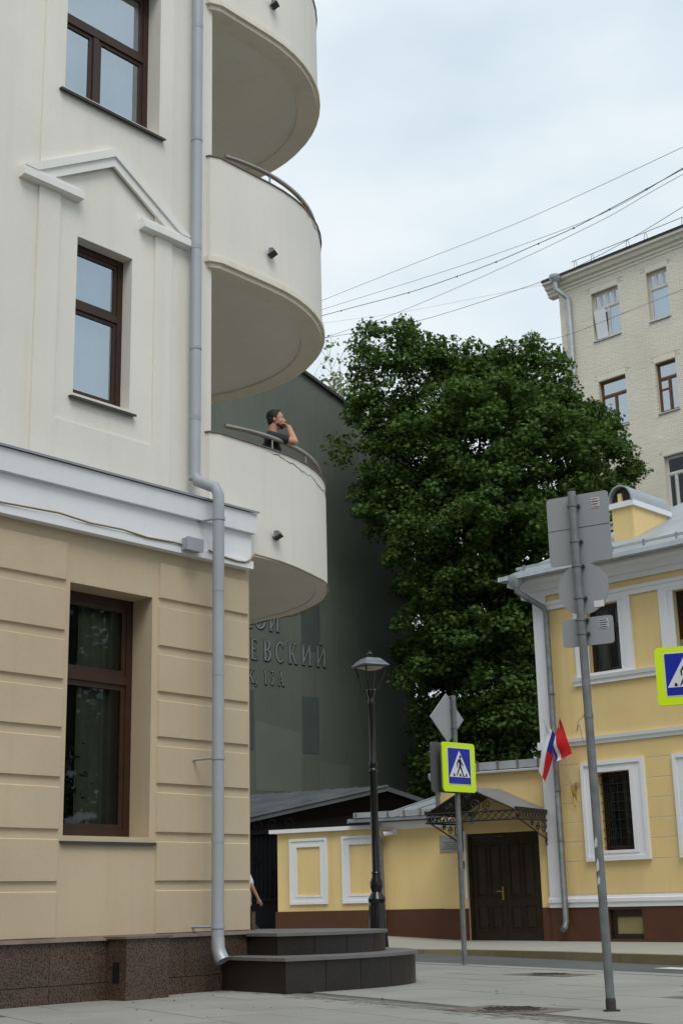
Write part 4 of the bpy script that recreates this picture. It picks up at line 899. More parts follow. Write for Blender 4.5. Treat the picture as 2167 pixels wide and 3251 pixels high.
# flags on one bracket
t = thing('flag_bracket', 'small gilded wall bracket holding two flag poles beside the downpipe', 'bracket', T, (.93, -.02, 3.0))
MB().box(.90, .96, -.05, -.018, 2.82, 3.10).build('back_plate', M['gold'], t); MB().tube([(.93, -.03, 2.85), (.93, -.12, 2.95), (.93, -.14, 3.08)], .018, 6).build('socket', M['gold'], t)
MB().tube(scroll((.99, -.05, 3.08), .06, 1.3), .010, 5).build('bracket_scroll', M['gold'], t); MB().tube([(.93, -.05, 2.84), (.95, -.08, 2.70), (.96, -.05, 2.66)], .012, 5).build('hook', M['gold'], t)
def flag(label, base, tip, corners, bands, group):
    """corners: quad (top, side, bottom, inner) ; cloth hangs in folds; bands = [(t_limit, material)]"""
    t = thing('flag', label, 'flag', T, base, group)
    MB().tube([base, tip], .010, 6).build('pole', M['paper'], t)
    a, b, c, d = [Vector(q) for q in corners]; nu, nv = 16, 14; mb = MB(); vs = []
    for j in range(nv + 1):
        v = j / nv
        for i in range(nu + 1):
            u = i / nu; p = a.lerp(b, u).lerp(d.lerp(c, u), v); p.y += .035 * sin(u * 8 + v * 2.5) * (.2 + v) + .012 * sin(v * 7 + u * 3)
            p.z += .025 * sin(u * 7) * v; vs.append(p)
    mb.add(vs, []); ms = [q[1] for q in bands]
    for j in range(nv):
        v_ = (j + .5) / nv
        for i in range(nu):
            u = (i + .5) / nu; k = next((q for q in range(len(bands)) if u <= bands[q][0][0] and v_ <= bands[q][0][1]), len(bands) - 1); mb.cur = k
            b0 = j * (nu + 1) + i; mb.f.append([b0, b0 + 1, b0 + nu + 2, b0 + nu + 1]); mb.m.append(k)
    o = mb.build('cloth', ms, t, smooth=80, recalc=False)
    return t
flag('white blue and red striped flag hanging left of the downpipe', (.93, -.13, 3.06), (.62, -.52, 4.42), [(.65, -.50, 4.34), (.84, -.36, 4.05), (.50, -.42, 3.12), (.36, -.46, 3.44)], [((.50, 1.1), M['flagwhite']), ((.80, .45), M['flagblue']), ((1.0, 1.1), M['flagred'])], 'flags on the yellow house')
flag('red flag with white and blue edge hanging right of the striped flag', (.94, -.13, 3.06), (.99, -.58, 4.46), [(1.04, -.55, 4.42), (1.22, -.46, 3.68), (.80, -.48, 3.52), (.80, -.52, 3.92)], [((1.1, .66), M['flagred']), ((1.1, .84), M['flagwhite']), ((1.0, 1.1), M['flagblue'])], 'flags on the yellow house')

# ------------------------------------------------------------------ cream brick block
bb = thing('brick_block', 'tall cream painted brick apartment block behind the yellow house', 'building', B)
wins = [(1.38, 2.65, 22.42, 24.46), (4.00, 4.92, 22.42, 24.46), (1.42, 2.68, 18.62, 20.64), (4.04, 4.94, 18.62, 20.64), (4.06, 5.0, 14.82, 16.86), (1.42, 2.7, 14.82, 16.86), (6.6, 7.6, 22.42, 24.46), (6.6, 7.6, 18.62, 20.64)]
MB().wall(-0.20, 14, 0, 25.2, 0.006, 0.45, wins).build('wall', M['mortar'], bb)
MB().box(-0.20, 0.2, 0.45, 12, 0, 25.2).build('side_wall', M['brick'], bb)
MB().box(-0.75, -0.20, 3.2, 9, 0, 22.9).build('bay_wall', M['brick'], bb); MB().box(-0.95, -0.2, 3.1, 9.1, 22.9, 23.1).build('bay_cornice', M['bandplaster'], bb)
bl, bh, pl, ph = .25, .066, .262, .078
brick_src = MB().box(-bl / 2, bl / 2, -0.004, 0.012, -bh / 2, bh / 2).build('brick', M['brick'], bb, loc=(0, 0, 0))
cand = []
for r in range(int((25.0 - 12.5) / ph)):
    z = 12.5 + r * ph + ph / 2
    for c in range(-1, 30):
        x = -0.2 + c * pl + (pl / 2 if r % 2 else 0) + pl / 2
        if x < -0.2 or x > 7.3: continue
        a, b = max(x - bl / 2, -0.2), x + bl / 2; ok = True
        for h in wins:
            if z > h[2] - .02 and z < h[3] + .28 and h[3] + .02 < z:   # soldier lintel zone
                if b > h[0] - .05 and a < h[1] + .05: ok = False
            if h[2] - .02 < z < h[3] + .02:
                if a < h[0] < b: b = h[0] - .004
                elif a < h[1] < b: a = h[1] + .004
                elif a >= h[0] and b <= h[1]: ok = False
        if ok and b - a > .05: cand.append((a, b, z))
for h in wins:   # soldier course over each window
    k = int((h[1] - h[0] + .1) / ph)
    for i in range(k): x = h[0] - .04 + i * ph; cand.append((x, x + bh, (h[3] + .02 + .13, .24)))
full = [(a, b, z) for a, b, z in cand if not isinstance(z, tuple) and abs(b - a - bl) < .001]
full.sort(key=lambda q: (abs(q[0] - 5.0) * .6 + abs(q[2] - 17.5) * .35)); pick = set(full[:299])
first = True; rest = MB()
for q in cand:
    a, b, z = q; dy = random.uniform(-.004, .003)
    if q in pick:
        if first: brick_src.location = ((a + b) / 2, dy, z); first = False
        else: share(brick_src, 'brick', bb, ((a + b) / 2, dy, z + random.uniform(-.003, .003)))
    else:
        hh = bh / 2; zc_ = z
        if isinstance(z, tuple): zc_, hh = z[0], z[1] / 2
        zc_ += random.uniform(-.003, .003); y0 = -0.004 + dy
        rest.add([(a, y0, zc_ - hh), (b, y0, zc_ - hh), (b, y0, zc_ + hh), (a, y0, zc_ + hh), (a, .012, zc_ - hh), (b, .012, zc_ - hh), (b, .012, zc_ + hh), (a, .012, zc_ + hh)], [(0, 1, 2, 3), (3, 2, 6, 7), (1, 0, 4, 5), (0, 3, 7, 4), (2, 1, 5, 6)])
rest.build('brickwork', M['brick'], bb, kind='stuff', recalc=False)
MB().prism([(-.02, 24.98), (.3, 24.98), (.3, 25.55), (-.42, 25.55), (-.42, 25.44), (-.30, 25.40), (-.24, 25.27), (-.12, 25.23), (-.12, 25.13), (-.05, 25.09), (-.05, 25.02)], 'x', -0.70, 14).build('cornice', M['bandplaster'], bb)
MB().prism([(-0.72, 25.555), (14, 25.555), (14, 25.62), (-.72, 25.62)], 'y', -.46, 12).build('roof_edge', M['sill'], bb)
MB().box(-0.70, -0.2, .3, 3, 25.2, 25.55).build('cornice', M['bandplaster'], bb)
MB().add([(-.72, -.5, 25.63), (14, -.5, 25.63), (14, 6, 26.6), (-.72, 6, 26.6)], [(0, 1, 2, 3)]).build('roof', M['shedroof'], bb)
rails = MB(); rails.tube([(0.6, -.1, 26.15), (14, -.1, 26.15)], .016, 4); rails.build('roof_rail', M['galv'], bb)
for k in range(16):
    x = .8 + k * .85
    if k % 3 == 2: continue
    MB().tube([(x - .12, -.1, 25.6), (x - .03, -.1, 26.15), (x + .03, -.1, 26.15), (x + .12, -.1, 25.6)], .014, 4).build('rail_post', M['galv'], bb)
p4 = MB().tube([(0.05, -.54, 25.4), (0.05, -.54, 25.0), (0.30, -.12, 24.65), (0.35, -.12, 24.4), (0.35, -.12, 8)], .10, 12).build('downpipe', M['zinc'], bb, smooth=40)
MB().lathe([(.11, 25.3), (.24, 25.45), (.24, 25.6)], 12, (0.05, -.54)).build('hopper', M['zinc'], p4, smooth=40)
def bwin(h, m, trans, mull, pm=None, cur=None):
    return window(bb, *h, .16, m, .06, trans, mull, pm or M['pane'], (h[0] - .03, h[1] + .03, -.05), M['flashing'], .06, .04, room=M['dim'], curtain=cur)
h = wins[0]; w0 = bwin(h, M['pvc'], (h[2] + 1.36,), ((h[0] + .66, h[2], h[2] + 1.36), (h[0] + .32, h[2] + 1.36, h[3]), (h[0] + .64, h[2] + 1.36, h[3]), (h[0] + .96, h[2] + 1.36, h[3])), cur=[(h[0] + .6, h[1], M['curtain'])])
MB().add([(h[0] + .10, .10, h[2] + .08), (h[0] + .60, .15, h[2] + .08), (h[0] + .60, .02, h[2] + 1.25), (h[0] + .10, -.04, h[2] + 1.25)], [(0, 1, 2, 3)]).build('tilted_sash', M['flagwhite'], w0, recalc=False)
h = wins[1]; bwin(h, M['pvc'], (h[2] + 1.36,), ((h[0] + .32, h[2] + 1.36, h[3]), (h[0] + .62, h[2] + 1.36, h[3])), cur=[(h[0], h[1], M['curtain'])])
for k in (2, 3): h = wins[k]; bwin(h, M['oak'], (h[2] + 1.38,), (((h[0] + h[1]) / 2 + .03, h[2], h[2] + 1.38),), cur=[(h[0], (h[0] + h[1]) / 2, M['curtain_grey'])] if k == 3 else None)
h = wins[3]; MB().box(h[0] + .09, (h[0] + h[1]) / 2, .145, .20, h[2] + .92, h[2] + .98).build('glazing_bar', M['oak'], bb)
for k in (4, 5): h = wins[k]; bwin(h, M['pvc'], (h[2] + 1.36,), (((h[0] + h[1]) / 2 - .1, h[2], h[2] + 1.36),), M['pane_dark'])
for k in (6, 7): h = wins[k]; bwin(h, M['pvc'], (h[2] + 1.36,), ())

# ------------------------------------------------------------------ street lamp
t = thing('street_lamp', 'black cast iron street lamp with a square lantern head behind the steps', 'street lamp', Fr(0.40, 22.0, 62), (0, 0, 0.08))
OFF[t.name] = Vector((0, 0, 0.08))
MB().lathe([(.17, .0), (.17, .12), (.115, .86), (.13, .88), (.135, .92), (.115, .95), (.075, 1.02), (.095, 1.09), (.10, 1.16), (.07, 1.24), (.062, 1.28), (.078, 1.30), (.06, 1.33), (.056, 2.80), (.07, 2.82), (.07, 2.85), (.054, 2.88), (.066, 2.93), (.066, 2.97), (.05, 3.0), (.043, 3.86), (.055, 3.88), (.055, 3.93), (.045, 3.95), (.055, 4.02), (.075, 4.08), (.075, 4.10)], 18).build('post', M['lampblack'], t, smooth=35)
fl = MB()
for k in range(12):
    a = 2 * pi * k / 12; fl.tube([(.150 * cos(a), .150 * sin(a), .14), (.112 * cos(a), .112 * sin(a), .82)], .012, 5)
fl.build('base_flute', M['lampblack'], t)
for sx, sy in ((1, 1), (1, -1), (-1, 1), (-1, -1)):
    MB().tube([(sx * .05, sy * .05, 4.08), (sx * .08, sy * .08, 4.11), (sx * .10, sy * .10, 4.17), (sx * .185, sy * .185, 4.50)], .013, 6).build('lantern_arm', M['lampblack'], t)
    MB().lathe([(.0, 4.095), (.02, 4.10), (.0, 4.125)], 8, (sx * .045, sy * .045)).build('bolt', M['galv'], t)
hd = MB().lathe([(.25, 4.47), (.30, 4.48), (.325, 4.49), (.265, 4.535), (.25, 4.54), (.245, 4.555), (.16, 4.61), (.04, 4.625)], 4).build('lantern_roof', M['lamptop'], t)
MB().lathe([(.03, 4.62), (.026, 4.66), (.055, 4.675), (.055, 4.685), (.03, 4.70), (.008, 4.73)], 12).build('finial', M['lampblack'], hd, smooth=40)
MB().lathe([(.20, 4.462), (.10, 4.43), (.04, 4.42)], 16).build('reflector', M['shadegrey'], t, smooth=40)

# ------------------------------------------------------------------ traffic signs
def rrect(x0, x1, z0, z1, r, k=5):
    p = []
    for cx, cz, a0 in ((x1 - r, z0 + r, -90), (x1 - r, z1 - r, 0), (x0 + r, z1 - r, 90), (x0 + r, z0 + r, 180)):
        for i in range(k + 1): a = R(a0 + 90 * i / k); p.append((cx + r * cos(a), cz + r * sin(a)))
    return p
def crossing_face(par, cx, cz, y, s=0.70):
    """crossing sign front facing -y; s = outer side"""
    h = s / 2
    MB().prism(rrect(cx - h, cx + h, cz - h, cz + h, .05 * s / .7), 'y', y, y + .02).build('reflective_surround', M['lime'], par)
    q = h * .71
    MB().prism(rrect(cx - q, cx + q, cz - q - .0, cz + q + .03, .012), 'y', y - .0035, y - .0005).build('white_border', M['signwhite'], par)
    q2 = q - .012
    MB().prism(rrect(cx - q2, cx + q2, cz - q2, cz + q2 + .03, .01), 'y', y - .006, y - .004).build('blue_field', M['signblue'], par)
    tz = lambda v: cz - q2 + (2 * q2 + .03) * v; tx = lambda v: cx + 2 * q2 * v
    MB().prism([(tx(-.47), tz(.19)), (tx(.47), tz(.19)), (tx(0), tz(.94))], 'y', y - .0085, y - .0065).build('white_triangle', M['signwhite'], par)
    mn = MB(); f = lambda pts: mn.prism([(tx(a), tz(b)) for a, b in pts], 'y', y - .011, y - .009)
    f([(.035 + .045 * cos(2 * pi * i / 10), .765 + .042 * sin(2 * pi * i / 10)) for i in range(10)])      # head
    f([(-.05, .70), (.07, .70), (.085, .62), (.06, .50), (-.02, .50), (-.03, .60)])                           # trunk
    f([(-.05, .70), (-.02, .64), (-.09, .57), (-.085, .46), (-.12, .46), (-.13, .58)])                       # rear arm
    f([(.05, .69), (.08, .62), (.15, .56), (.17, .50), (.135, .50), (.11, .54), (.04, .60)])                 # front arm
    f([(.0, .52), (.065, .50), (.11, .40), (.165, .24), (.215, .225), (.21, .205), (.13, .205), (.07, .37), (.01, .45)])  # front leg
    f([(-.02, .52), (.03, .50), (-.02, .40), (-.10, .27), (-.135, .225), (-.165, .225), (-.13, .30), (-.06, .42)])      # rear leg
    mn.build('walking_figure', M['black'], par)
    for a in (-.30, -.03, .25):
        MB().prism([(tx(a), tz(.215)), (tx(a + .09), tz(.215)), (tx(a + .06), tz(.29)), (tx(a + .01), tz(.29))], 'y', y - .0105, y - .0092).build('crossing_stripe', M['black'], par)
# small pole with diamond and crossing sign
fr = Fr(1.57, 20.4, 46)
t = thing('crossing_sign', 'blue and lime pedestrian crossing sign on a thin pole below a diamond sign back', 'traffic sign', fr)
MB().tube([(0, 0, 0), (0, 0, 3.76)], .038, 12).build('pole', M['galv'], t, smooth=40)
fb = MB().prism(rrect(-.39, .33, 2.36, 3.06, .05), 'y', -.062, -.048).build('front_plate', M['signback_dark'], t); crossing_face(t, -.03, 2.715, -.085, .70)
MB().prism(rrect(-.48, .22, 2.36, 3.07, .05), 'y', .05, .066).build('rear_plate', M['signback_dark'], t)
MB().prism([(-.10 + .365 * cos(R(90 * i)), 3.43 + .365 * sin(R(90 * i))) for i in range(4)], 'y', .045, .06).build('diamond_plate', M['signback'], t, bevel=.004)
MB().box(.03, .07, .040, .046, 3.29, 3.33).build('sticker', M['paper'], t)
for z in (3.58, 3.30, 2.9, 2.5): MB().lathe([(.045, z - .015), (.045, z + .015)], 10).build('clamp', M['galv'], t)
# tall leaning pole with three plates seen from behind
fr = Fr(2.036, 11.673, 120)
t = thing('sign_pole', 'tall grey pole carrying three blank sign backs, in front of the yellow house', 'traffic sign', fr)
HT = 4.285; lx = lambda z: -.03 * z / HT
MB().tube([(0, 0, 0), (lx(HT), 0, HT)], .036, 14).build('pole', M['galv'], t, smooth=40)
MB().lathe([(.041, 0), (.041, .08), (.037, .10)], 12).build('pole_foot', M['castdark'], t)
for a in (0, 2.1, 4.2): MB().box(.05 * cos(a) - .018, .05 * cos(a) + .018, .05 * sin(a) - .018, .05 * sin(a) + .018, 0, .014).build('foot_lug', M['castdark'], t)
sq = MB().prism(rrect(lx(4) - .26, lx(4) + .305, 3.65, 4.265, .03), 'y', .048, .060).build('square_plate', M['signback'], t)
MB().box(lx(4) - .259, lx(4) + .304, .0465, .0478, 3.965, 3.970).build('plate_seam', M['castdark'], sq)
MB().prism([(lx(3.4) + .02 + .226 * cos(2 * pi * i / 40), 3.425 + .226 * sin(2 * pi * i / 40)) for i in range(40)], 'y', .048, .060).build('round_plate', M['signback'], t)
MB().prism(rrect(lx(3) - .195, lx(3) + .26, 2.93, 3.17, .026), 'y', .048, .060).build('small_plate', M['signback'], t)
for (xa, xb, za, zb_) in ((.125, .20, 4.12, 4.215), (.115, .20, 3.06, 3.14)):
    st = MB().box(xa, xb, .0445, .0475, za, zb_).build('sticker', M['paper'], t)
    for k in range(4): MB().box(xa + .006, xb - .006 - .01 * (k % 2), .042, .044, za + .010 + k * (zb_ - za) * .24, za + .016 + k * (zb_ - za) * .24).build('print_line', M['redprint'] if k in (0, 3) and za > 4 else M['black'], st)
MB().box(.085, .175, .0445, .0475, 3.25, 3.305).build('sticker', M['signwhite'], t)
for z in (4.16, 3.84, 3.62, 3.34, 3.15, 3.03):
    x = lx(z); MB().lathe([(.043, z - .012), (.043, z + .012)], 12, (x, 0)).build('clamp', M['galv'], t); MB().box(x - .056, x + .056, .028, .049, z - .010, z + .010).build('clamp_bar', M['galv'], t)
    for q in (-1, 1): MB().tube([(x + q * .048, .005, z), (x + q * .048, .045, z)], .008, 6).build('bolt', M['castdark'], t)
z = 2.33; MB().lathe([(.041, z - .018), (.041, z + .018)], 12, (lx(z), 0)).build('clamp', M['galv'], t)
MB().tube([(lx(z) - .03, -.025, z + .01), (lx(z) - .08, -.05, z - .05), (lx(z) - .10, -.04, z - .13), (lx(z) - .07, -.05, z - .07), (lx(z) - .045, -.04, z - .22)], .0035, 5).build('wire_tie', M['cable'], t)
for k, (z, hh) in enumerate(((1.30, .045), (1.12, .055), (1.0, .035))):
    MB().prism([(lx(z) - .020, z - hh), (lx(z) + .002, z - hh * .7), (lx(z) + .006, z + hh * .4), (lx(z) - .006, z + hh), (lx(z) - .018, z + hh * .2)], 'y', -.0385, -.031).build('paint_patch', M['paper'], t)
# right edge sign
fr = Fr(4.10, 16.7, 108)
t = thing('crossing_sign', 'large blue and lime pedestrian crossing sign cut by the right picture edge', 'traffic sign', fr)
MB().tube([(0, 0, 0), (0, 0, 3.85)], .038, 12).build('pole', M['galv'], t, smooth=40)
MB().prism(rrect(-.35, .35, 3.06, 3.76, .05), 'y', -.062, -.048).build('front_plate', M['signback_dark'], t); crossing_face(t, 0, 3.41, -.085, .70)
for z in (3.62, 3.2): MB().lathe([(.045, z - .015), (.045, z + .015)], 10).build('clamp', M['galv'], t)

# ------------------------------------------------------------------ overhead wires
WIRES = {
 'thin topmost overhead wire rising alone to the right edge': ([(-1.53, 33.97, 15.76), (0.12, 32.1, 15.58), (1.9, 29.6, 15.16), (3.74, 26.66, 14.55), (5.0, 23.6, 13.75), (5.88, 20.93, 12.98), (6.25, 19.03, 12.3)], .008),
 'overhead wire second from the top, just above the twisted bundle': ([(-1.53, 33.97, 15.6), (0.12, 32.1, 15.29), (1.8, 29.8, 14.78), (3.39, 27.27, 14.17), (5.0, 23.72, 13.22), (5.85, 20.94, 12.6), (6.23, 19.03, 12.06)], .008),
 'thick twisted overhead cable with clips along its length': ([(-1.54, 33.97, 15.48), (0.11, 32.1, 15.1), (1.69, 30.01, 14.59), (2.69, 28.47, 14.25), (3.42, 27.2, 13.97), (4.12, 25.8, 13.68), (4.64, 24.64, 13.42), (5.1, 23.43, 13.17), (5.51, 22.18, 12.89), (5.85, 20.94, 12.58), (6.23, 19.03, 12.03)], .013),
 'overhead wire crossing under the twisted bundle above the maple': ([(-1.54, 33.96, 14.75), (0.1, 32.1, 14.52), (1.34, 30.49, 14.26), (3.37, 27.27, 13.78), (4.93, 23.87, 13.12), (5.53, 22.11, 12.77), (5.84, 20.94, 12.48), (6.22, 19.04, 11.92)], .008),
 'lowest overhead wire against the sky passing the brick block roof': ([(-1.54, 33.97, 14.95), (0.1, 32.1, 14.44), (1.85, 29.73, 13.74), (3.82, 26.34, 12.95), (4.51, 24.82, 12.6), (5.29, 22.71, 12.21), (5.79, 20.96, 11.89), (6.17, 19.05, 11.44)], .009),
 'faint thin wire running to the brick block corner': ([(-1.54, 33.97, 15.44), (0.11, 32.1, 14.83), (1.63, 30.07, 14.14), (4.25, 25.41, 12.62), (4.41, 25.03, 12.49)], .004),
 'wire passing in front of the brick block windows': ([(3.24, 27.35, 11.99), (3.98, 25.85, 11.56), (4.45, 24.77, 11.25), (5.09, 23.02, 10.89), (5.67, 20.99, 10.41), (6.03, 19.1, 9.89)], .007)}
for lab, (pts, r) in WIRES.items():
    q = arc_pts([(p[0], p[1]) for p in pts], 5); zq = arc_pts([(p[2], 0) for p in pts], 5)
    o = MB().tube([(a[0], a[1], b[0]) for a, b in zip(q, zq)], r * .62, 5).build('overhead_wire', M['wire'], smooth=60)
    props(o, lab, 'wire', 'overhead wires above the street')
    if r > .012:
        for p in pts[1:]: MB().lathe([(.018, p[2] - .02), (.018, p[2] + .008)], 6, (p[0], p[1])).build('clip', M['wire'], o)

# ------------------------------------------------------------------ trees
def leaves(cent, rad, nper, size, flat=.55, droop=.35, out_c=None, seed=1):
    """many small lobed leaves spread through clumps; returns verts, faces (numpy)"""
    g = np.random.default_rng(seed); k = len(cent); n = k * nper
    c = np.repeat(cent, nper, 0); rr = np.repeat(rad, nper)
    d = g.normal(size=(n, 3)); d /= np.linalg.norm(d, axis=1)[:, None]
    rad_ = rr * g.uniform(.25, 1, n) ** .6
    p = c + d * rad_[:, None] * np.array([1, 1, flat]); p[:, 2] -= droop * (np.hypot(d[:, 0], d[:, 1]) * rad_) ** 2 / np.maximum(rr, .1)
    nr = np.stack([d[:, 0] * .5 + g.normal(size=n) * .5, d[:, 1] * .5 + g.normal(size=n) * .5, .7 + g.normal(size=n) * .5], 1); nr /= np.linalg.norm(nr, axis=1)[:, None]
    a = np.cross(nr, g.normal(size=(n, 3))); a /= np.linalg.norm(a, axis=1)[:, None]; b = np.cross(nr, a)
    s = size * g.uniform(.65, 1.25, n)
    shape = np.array([(0, -.5), (.22, -.22), (.52, -.10), (.28, .10), (.38, .40), (.12, .30), (0, .62), (-.12, .30), (-.38, .40), (-.28, .10), (-.52, -.10), (-.22, -.22)])
    cup = np.array([0, 0, -.14, 0, -.12, 0, -.16, 0, -.12, 0, -.14, 0])
    m_ = len(shape)
    v = p[:, None, :] + s[:, None, None] * (shape[None, :, :1] * a[:, None, :] + shape[None, :, 1:] * b[:, None, :] + cup[None, :, None] * nr[:, None, :])
    return v.reshape(-1, 3), m_, n
def leaf_object(name, v, m_, n, mtl, parent):
    me = bpy.data.meshes.new(name); me.vertices.add(len(v)); me.vertices.foreach_set('co', v.astype(np.float32).ravel())
    me.loops.add(len(v)); me.loops.foreach_set('vertex_index', np.arange(len(v), dtype=np.int32))
    me.polygons.add(n); me.polygons.foreach_set('loop_start', np.arange(0, len(v), m_, dtype=np.int32))
    me.materials.append(mtl); me.update(calc_edges=True); me.validate()
    o = bpy.data.objects.new(name, me); C.objects.link(o); o.parent = parent; o['kind'] = 'stuff'
    o.location = -parent.location
    return o
# maple: lobes (x, y, z, radius) in metres
TR = Vector((4.6, 40.5, 0.2))
mt = bpy.data.objects.new('maple_tree', None); C.objects.link(mt); mt.location = TR
props(mt, 'large dark green maple tree filling the gap behind the low yellow wing', 'tree')
LOB = [(2.0, 40, 16.5, 1.75), (1.2, 40.3, 14.6, 1.45), (3.2, 40.4, 15.4, 1.9), (4.4, 40.2, 15.9, 1.55), (5.7, 40.3, 16.0, 1.6), (6.6, 40.2, 14.7, 1.6), (7.7, 40.4, 13.6, 1.3), (7.75, 40.2, 12.3, .95), (7.5, 40.3, 14.7, 1.0), (8.1, 40.2, 13.5, .8),
       (2.6, 39.2, 13.4, 2.0), (4.4, 38.6, 13.6, 2.3), (6.2, 39.0, 13.0, 2.1), (2.0, 39.4, 11.9, 1.35), (2.9, 38.8, 11.0, 1.7), (4.4, 38.3, 11.0, 2.2), (6.2, 38.8, 10.6, 2.0), (2.7, 39.2, 9.0, 1.35),
       (4.0, 38.6, 8.6, 2.0), (5.6, 38.6, 8.2, 1.8), (3.0, 39.6, 6.9, 1.35), (4.4, 39.0, 6.2, 1.7), (3.4, 39.8, 4.9, 1.35), (5.0, 39.2, 4.6, 1.5), (2.5, 40.3, 5.6, .9),
       (4.6, 41.6, 14.0, 2.6), (4.6, 41.8, 10.8, 2.8), (4.4, 41.6, 7.4, 2.4), (6.9, 41, 11.5, 1.2), (3.2, 41.8, 12.6, 1.9), (6.3, 41.6, 9, 2.0), (4.0, 41.6, 4.6, 1.9), (1.5, 40.6, 13.0, 0.9),
       (3.0, 43.2, 8.0, 1.7), (3.4, 43.5, 5.0, 1.8), (3.2, 43.5, 2.4, 1.7), (5.4, 43, 5.0, 2.2), (5.2, 43, 2.2, 1.8), (3.4, 43.4, 10.6, 1.6), (2.9, 41.2, 7.6, 1.3), (2.7, 41.5, 3.6, 1.1), (2.75, 46, 5.2, 1.7), (2.7, 46, 2.6, 1.6), (2.6, 46.5, 8.2, 1.6), (4.5, 45, 3.6, 2.0), (2.25, 46.5, 4.2, 1.4), (2.2, 46.6, 6.2, 1.3), (2.3, 46.5, 2.4, 1.2), (2.3, 46.6, 8.2, 1.3), (2.3, 46.6, 10.2, 1.3), (2.9, 45.5, 4.6, 1.2), (2.75, 45.6, 10.6, 1.6), (1.45, 39.4, 12.2, 1.05), (6.4, 42.5, 7.5, 1.8)]
cc, rad = [], []
for (x, y, z, r) in LOB:
    k = int(26 * r * r * .55)
    for i in range(k):
        d = rng.normal(size=3); d /= np.linalg.norm(d)
        if d[2] < -.55: d[2] *= -1
        if d[1] > .55 and rng.random() < .6: d[1] *= -1
        q = r * rng.uniform(.55, 1.02); cc.append((x + d[0] * q, y + d[1] * q, z + d[2] * q)); rad.append(rng.uniform(.38, .66))
v, m_, n_ = leaves(np.array(cc), np.array(rad), 118, .125, seed=3)
leaf_object('crown', v, m_, n_, M['leaf'], mt)
trk = MB(); trk.tube([(4.6, 40.5, .2), (4.65, 40.5, 2.5), (4.5, 40.6, 5), (4.55, 40.5, 8)], [.34, .28, .24, .2], 10); trk.build('trunk', M['bark'], None).parent = mt
bpy.data.objects['trunk'].location = -TR
lm = MB()
for (x, y, z, r) in LOB[:23]:
    zb_ = min(8, max(3, z - 4.5)); a = Vector((4.55, 40.55, zb_)); b = Vector((x, y, z)); mid = a.lerp(b, .5) + Vector((rng.normal() * .3, rng.normal() * .2, -.3)); lm.tube([a, mid, b], [.10, .065, .03], 6)
    for i in range(5):
        d = Vector(rng.normal(size=3)).normalized() * r * .9; d.z = abs(d.z) * .8; s0 = mid.lerp(b, random.uniform(.3, .9)); lm.tube([s0, s0 + d * .5 + Vector((0, 0, .1)), s0 + d], [.03, .018, .008], 4)
o = lm.build('limb', M['bark'], None); o.parent = mt; o.location = -TR; o['kind'] = 'stuff'
# pale sparse tree behind, with bare twigs
T2 = Vector((-0.1, 52, .2)); st = bpy.data.objects.new('sparse_tree', None); C.objects.link(st); st.location = T2
props(st, 'thin pale tree with half bare twigs between the green wall and the maple', 'tree')
br = MB(); br.tube([(0.2, 52, .2), (0.3, 52, 10), (0.2, 52, 18)], [.25, .16, .08], 7); tips = []
for i in range(30):
    z = random.uniform(14, 20); s0 = Vector((0.25, 52, z - 1)); d = Vector((random.uniform(-2.0, 2.2), random.uniform(-1, 1), random.uniform(1.6, 4.2)))
    e = s0 + d; br.tube([s0, s0 + d * .5 + Vector((d.x * .15, 0, -.2)), e], [.04, .022, .007], 4)
    for j in range(6):
        q = s0.lerp(e, random.uniform(.35, 1)); dd = Vector((random.uniform(-.8, .8), random.uniform(-.5, .5), random.uniform(.3, 1.3))); br.tube([q, q + dd], [.012, .005], 3); tips.append(q + dd * .7)
o = br.build('branches', M['cable'], None); o.name = 'branch'; o.parent = st; o.location = -T2; o['kind'] = 'stuff'
tt = np.array([t_ for t_ in tips if t_.x > -.6 and random.random() < .8])
v, m_, n_ = leaves(tt, np.full(len(tt), .38), 12, .15, seed=5); leaf_object('crown', v, m_, n_, M['leaf_pale'], st)

# leafy tree across the road that the window mirrors, and an added unseen block
T3 = Vector((13.2, 14.6, 0)); rt = bpy.data.objects.new('street_tree', None); C.objects.link(rt); rt.location = T3
props(rt, 'leafy street tree across the road, mirrored in the ground floor window', 'tree')
b3 = MB(); b3.tube([(13.2, 14.6, -.1), (13.3, 14.6, 3), (13.1, 14.7, 7)], [.22, .18, .1], 9); o = b3.build('trunk', M['bark'], None); o.parent = rt; o.location = -T3
cc3 = []; 
for i in range(290):
    d = rng.normal(size=3); d /= np.linalg.norm(d); q = rng.uniform(.5, 1.0); cc3.append((13.2 + d[0] * 2.9 * q, 14.6 + d[1] * 2.9 * q, 6.9 + d[2] * 4.8 * q))
v, m_, n_ = leaves(np.array(cc3), rng.uniform(.45, .8, 290), 75, .17, seed=9); leaf_object('crown', v, m_, n_, M['leaf'], rt)
def block(x0, y0, az_, L_, dep, hgt, wm, label, fl):
    f = Fr(x0, y0, az_); t = thing('sky_blocker', label, 'building', f)
    MB().box(0, L_, 0, dep, -.3, hgt).build('wall', wm, t); MB().box(-.3, L_ + .3, -.4, dep + .3, hgt + .002, hgt + .5).build('roof', M['shedroof'], t)
    src = None
    for k in range(fl):
        for j in range(int(L_ / 3.2)):
            p = (1.4 + j * 3.2, -.02, 1.2 + k * 3.4)
            if src is None: src = MB().box(0, 1.3, 0, .03, 0, 1.9).build('window', M['dim'], t, loc=(0, 0, 0)); src.location = p
            else: share(src, 'window', t, p)
block(20, -14, -88, 44, 10, 11, M['beige'], 'long beige apartment block added unseen behind the viewpoint to hold back low sky light', 3)  # unseen block, added to darken the lower walls and foliage

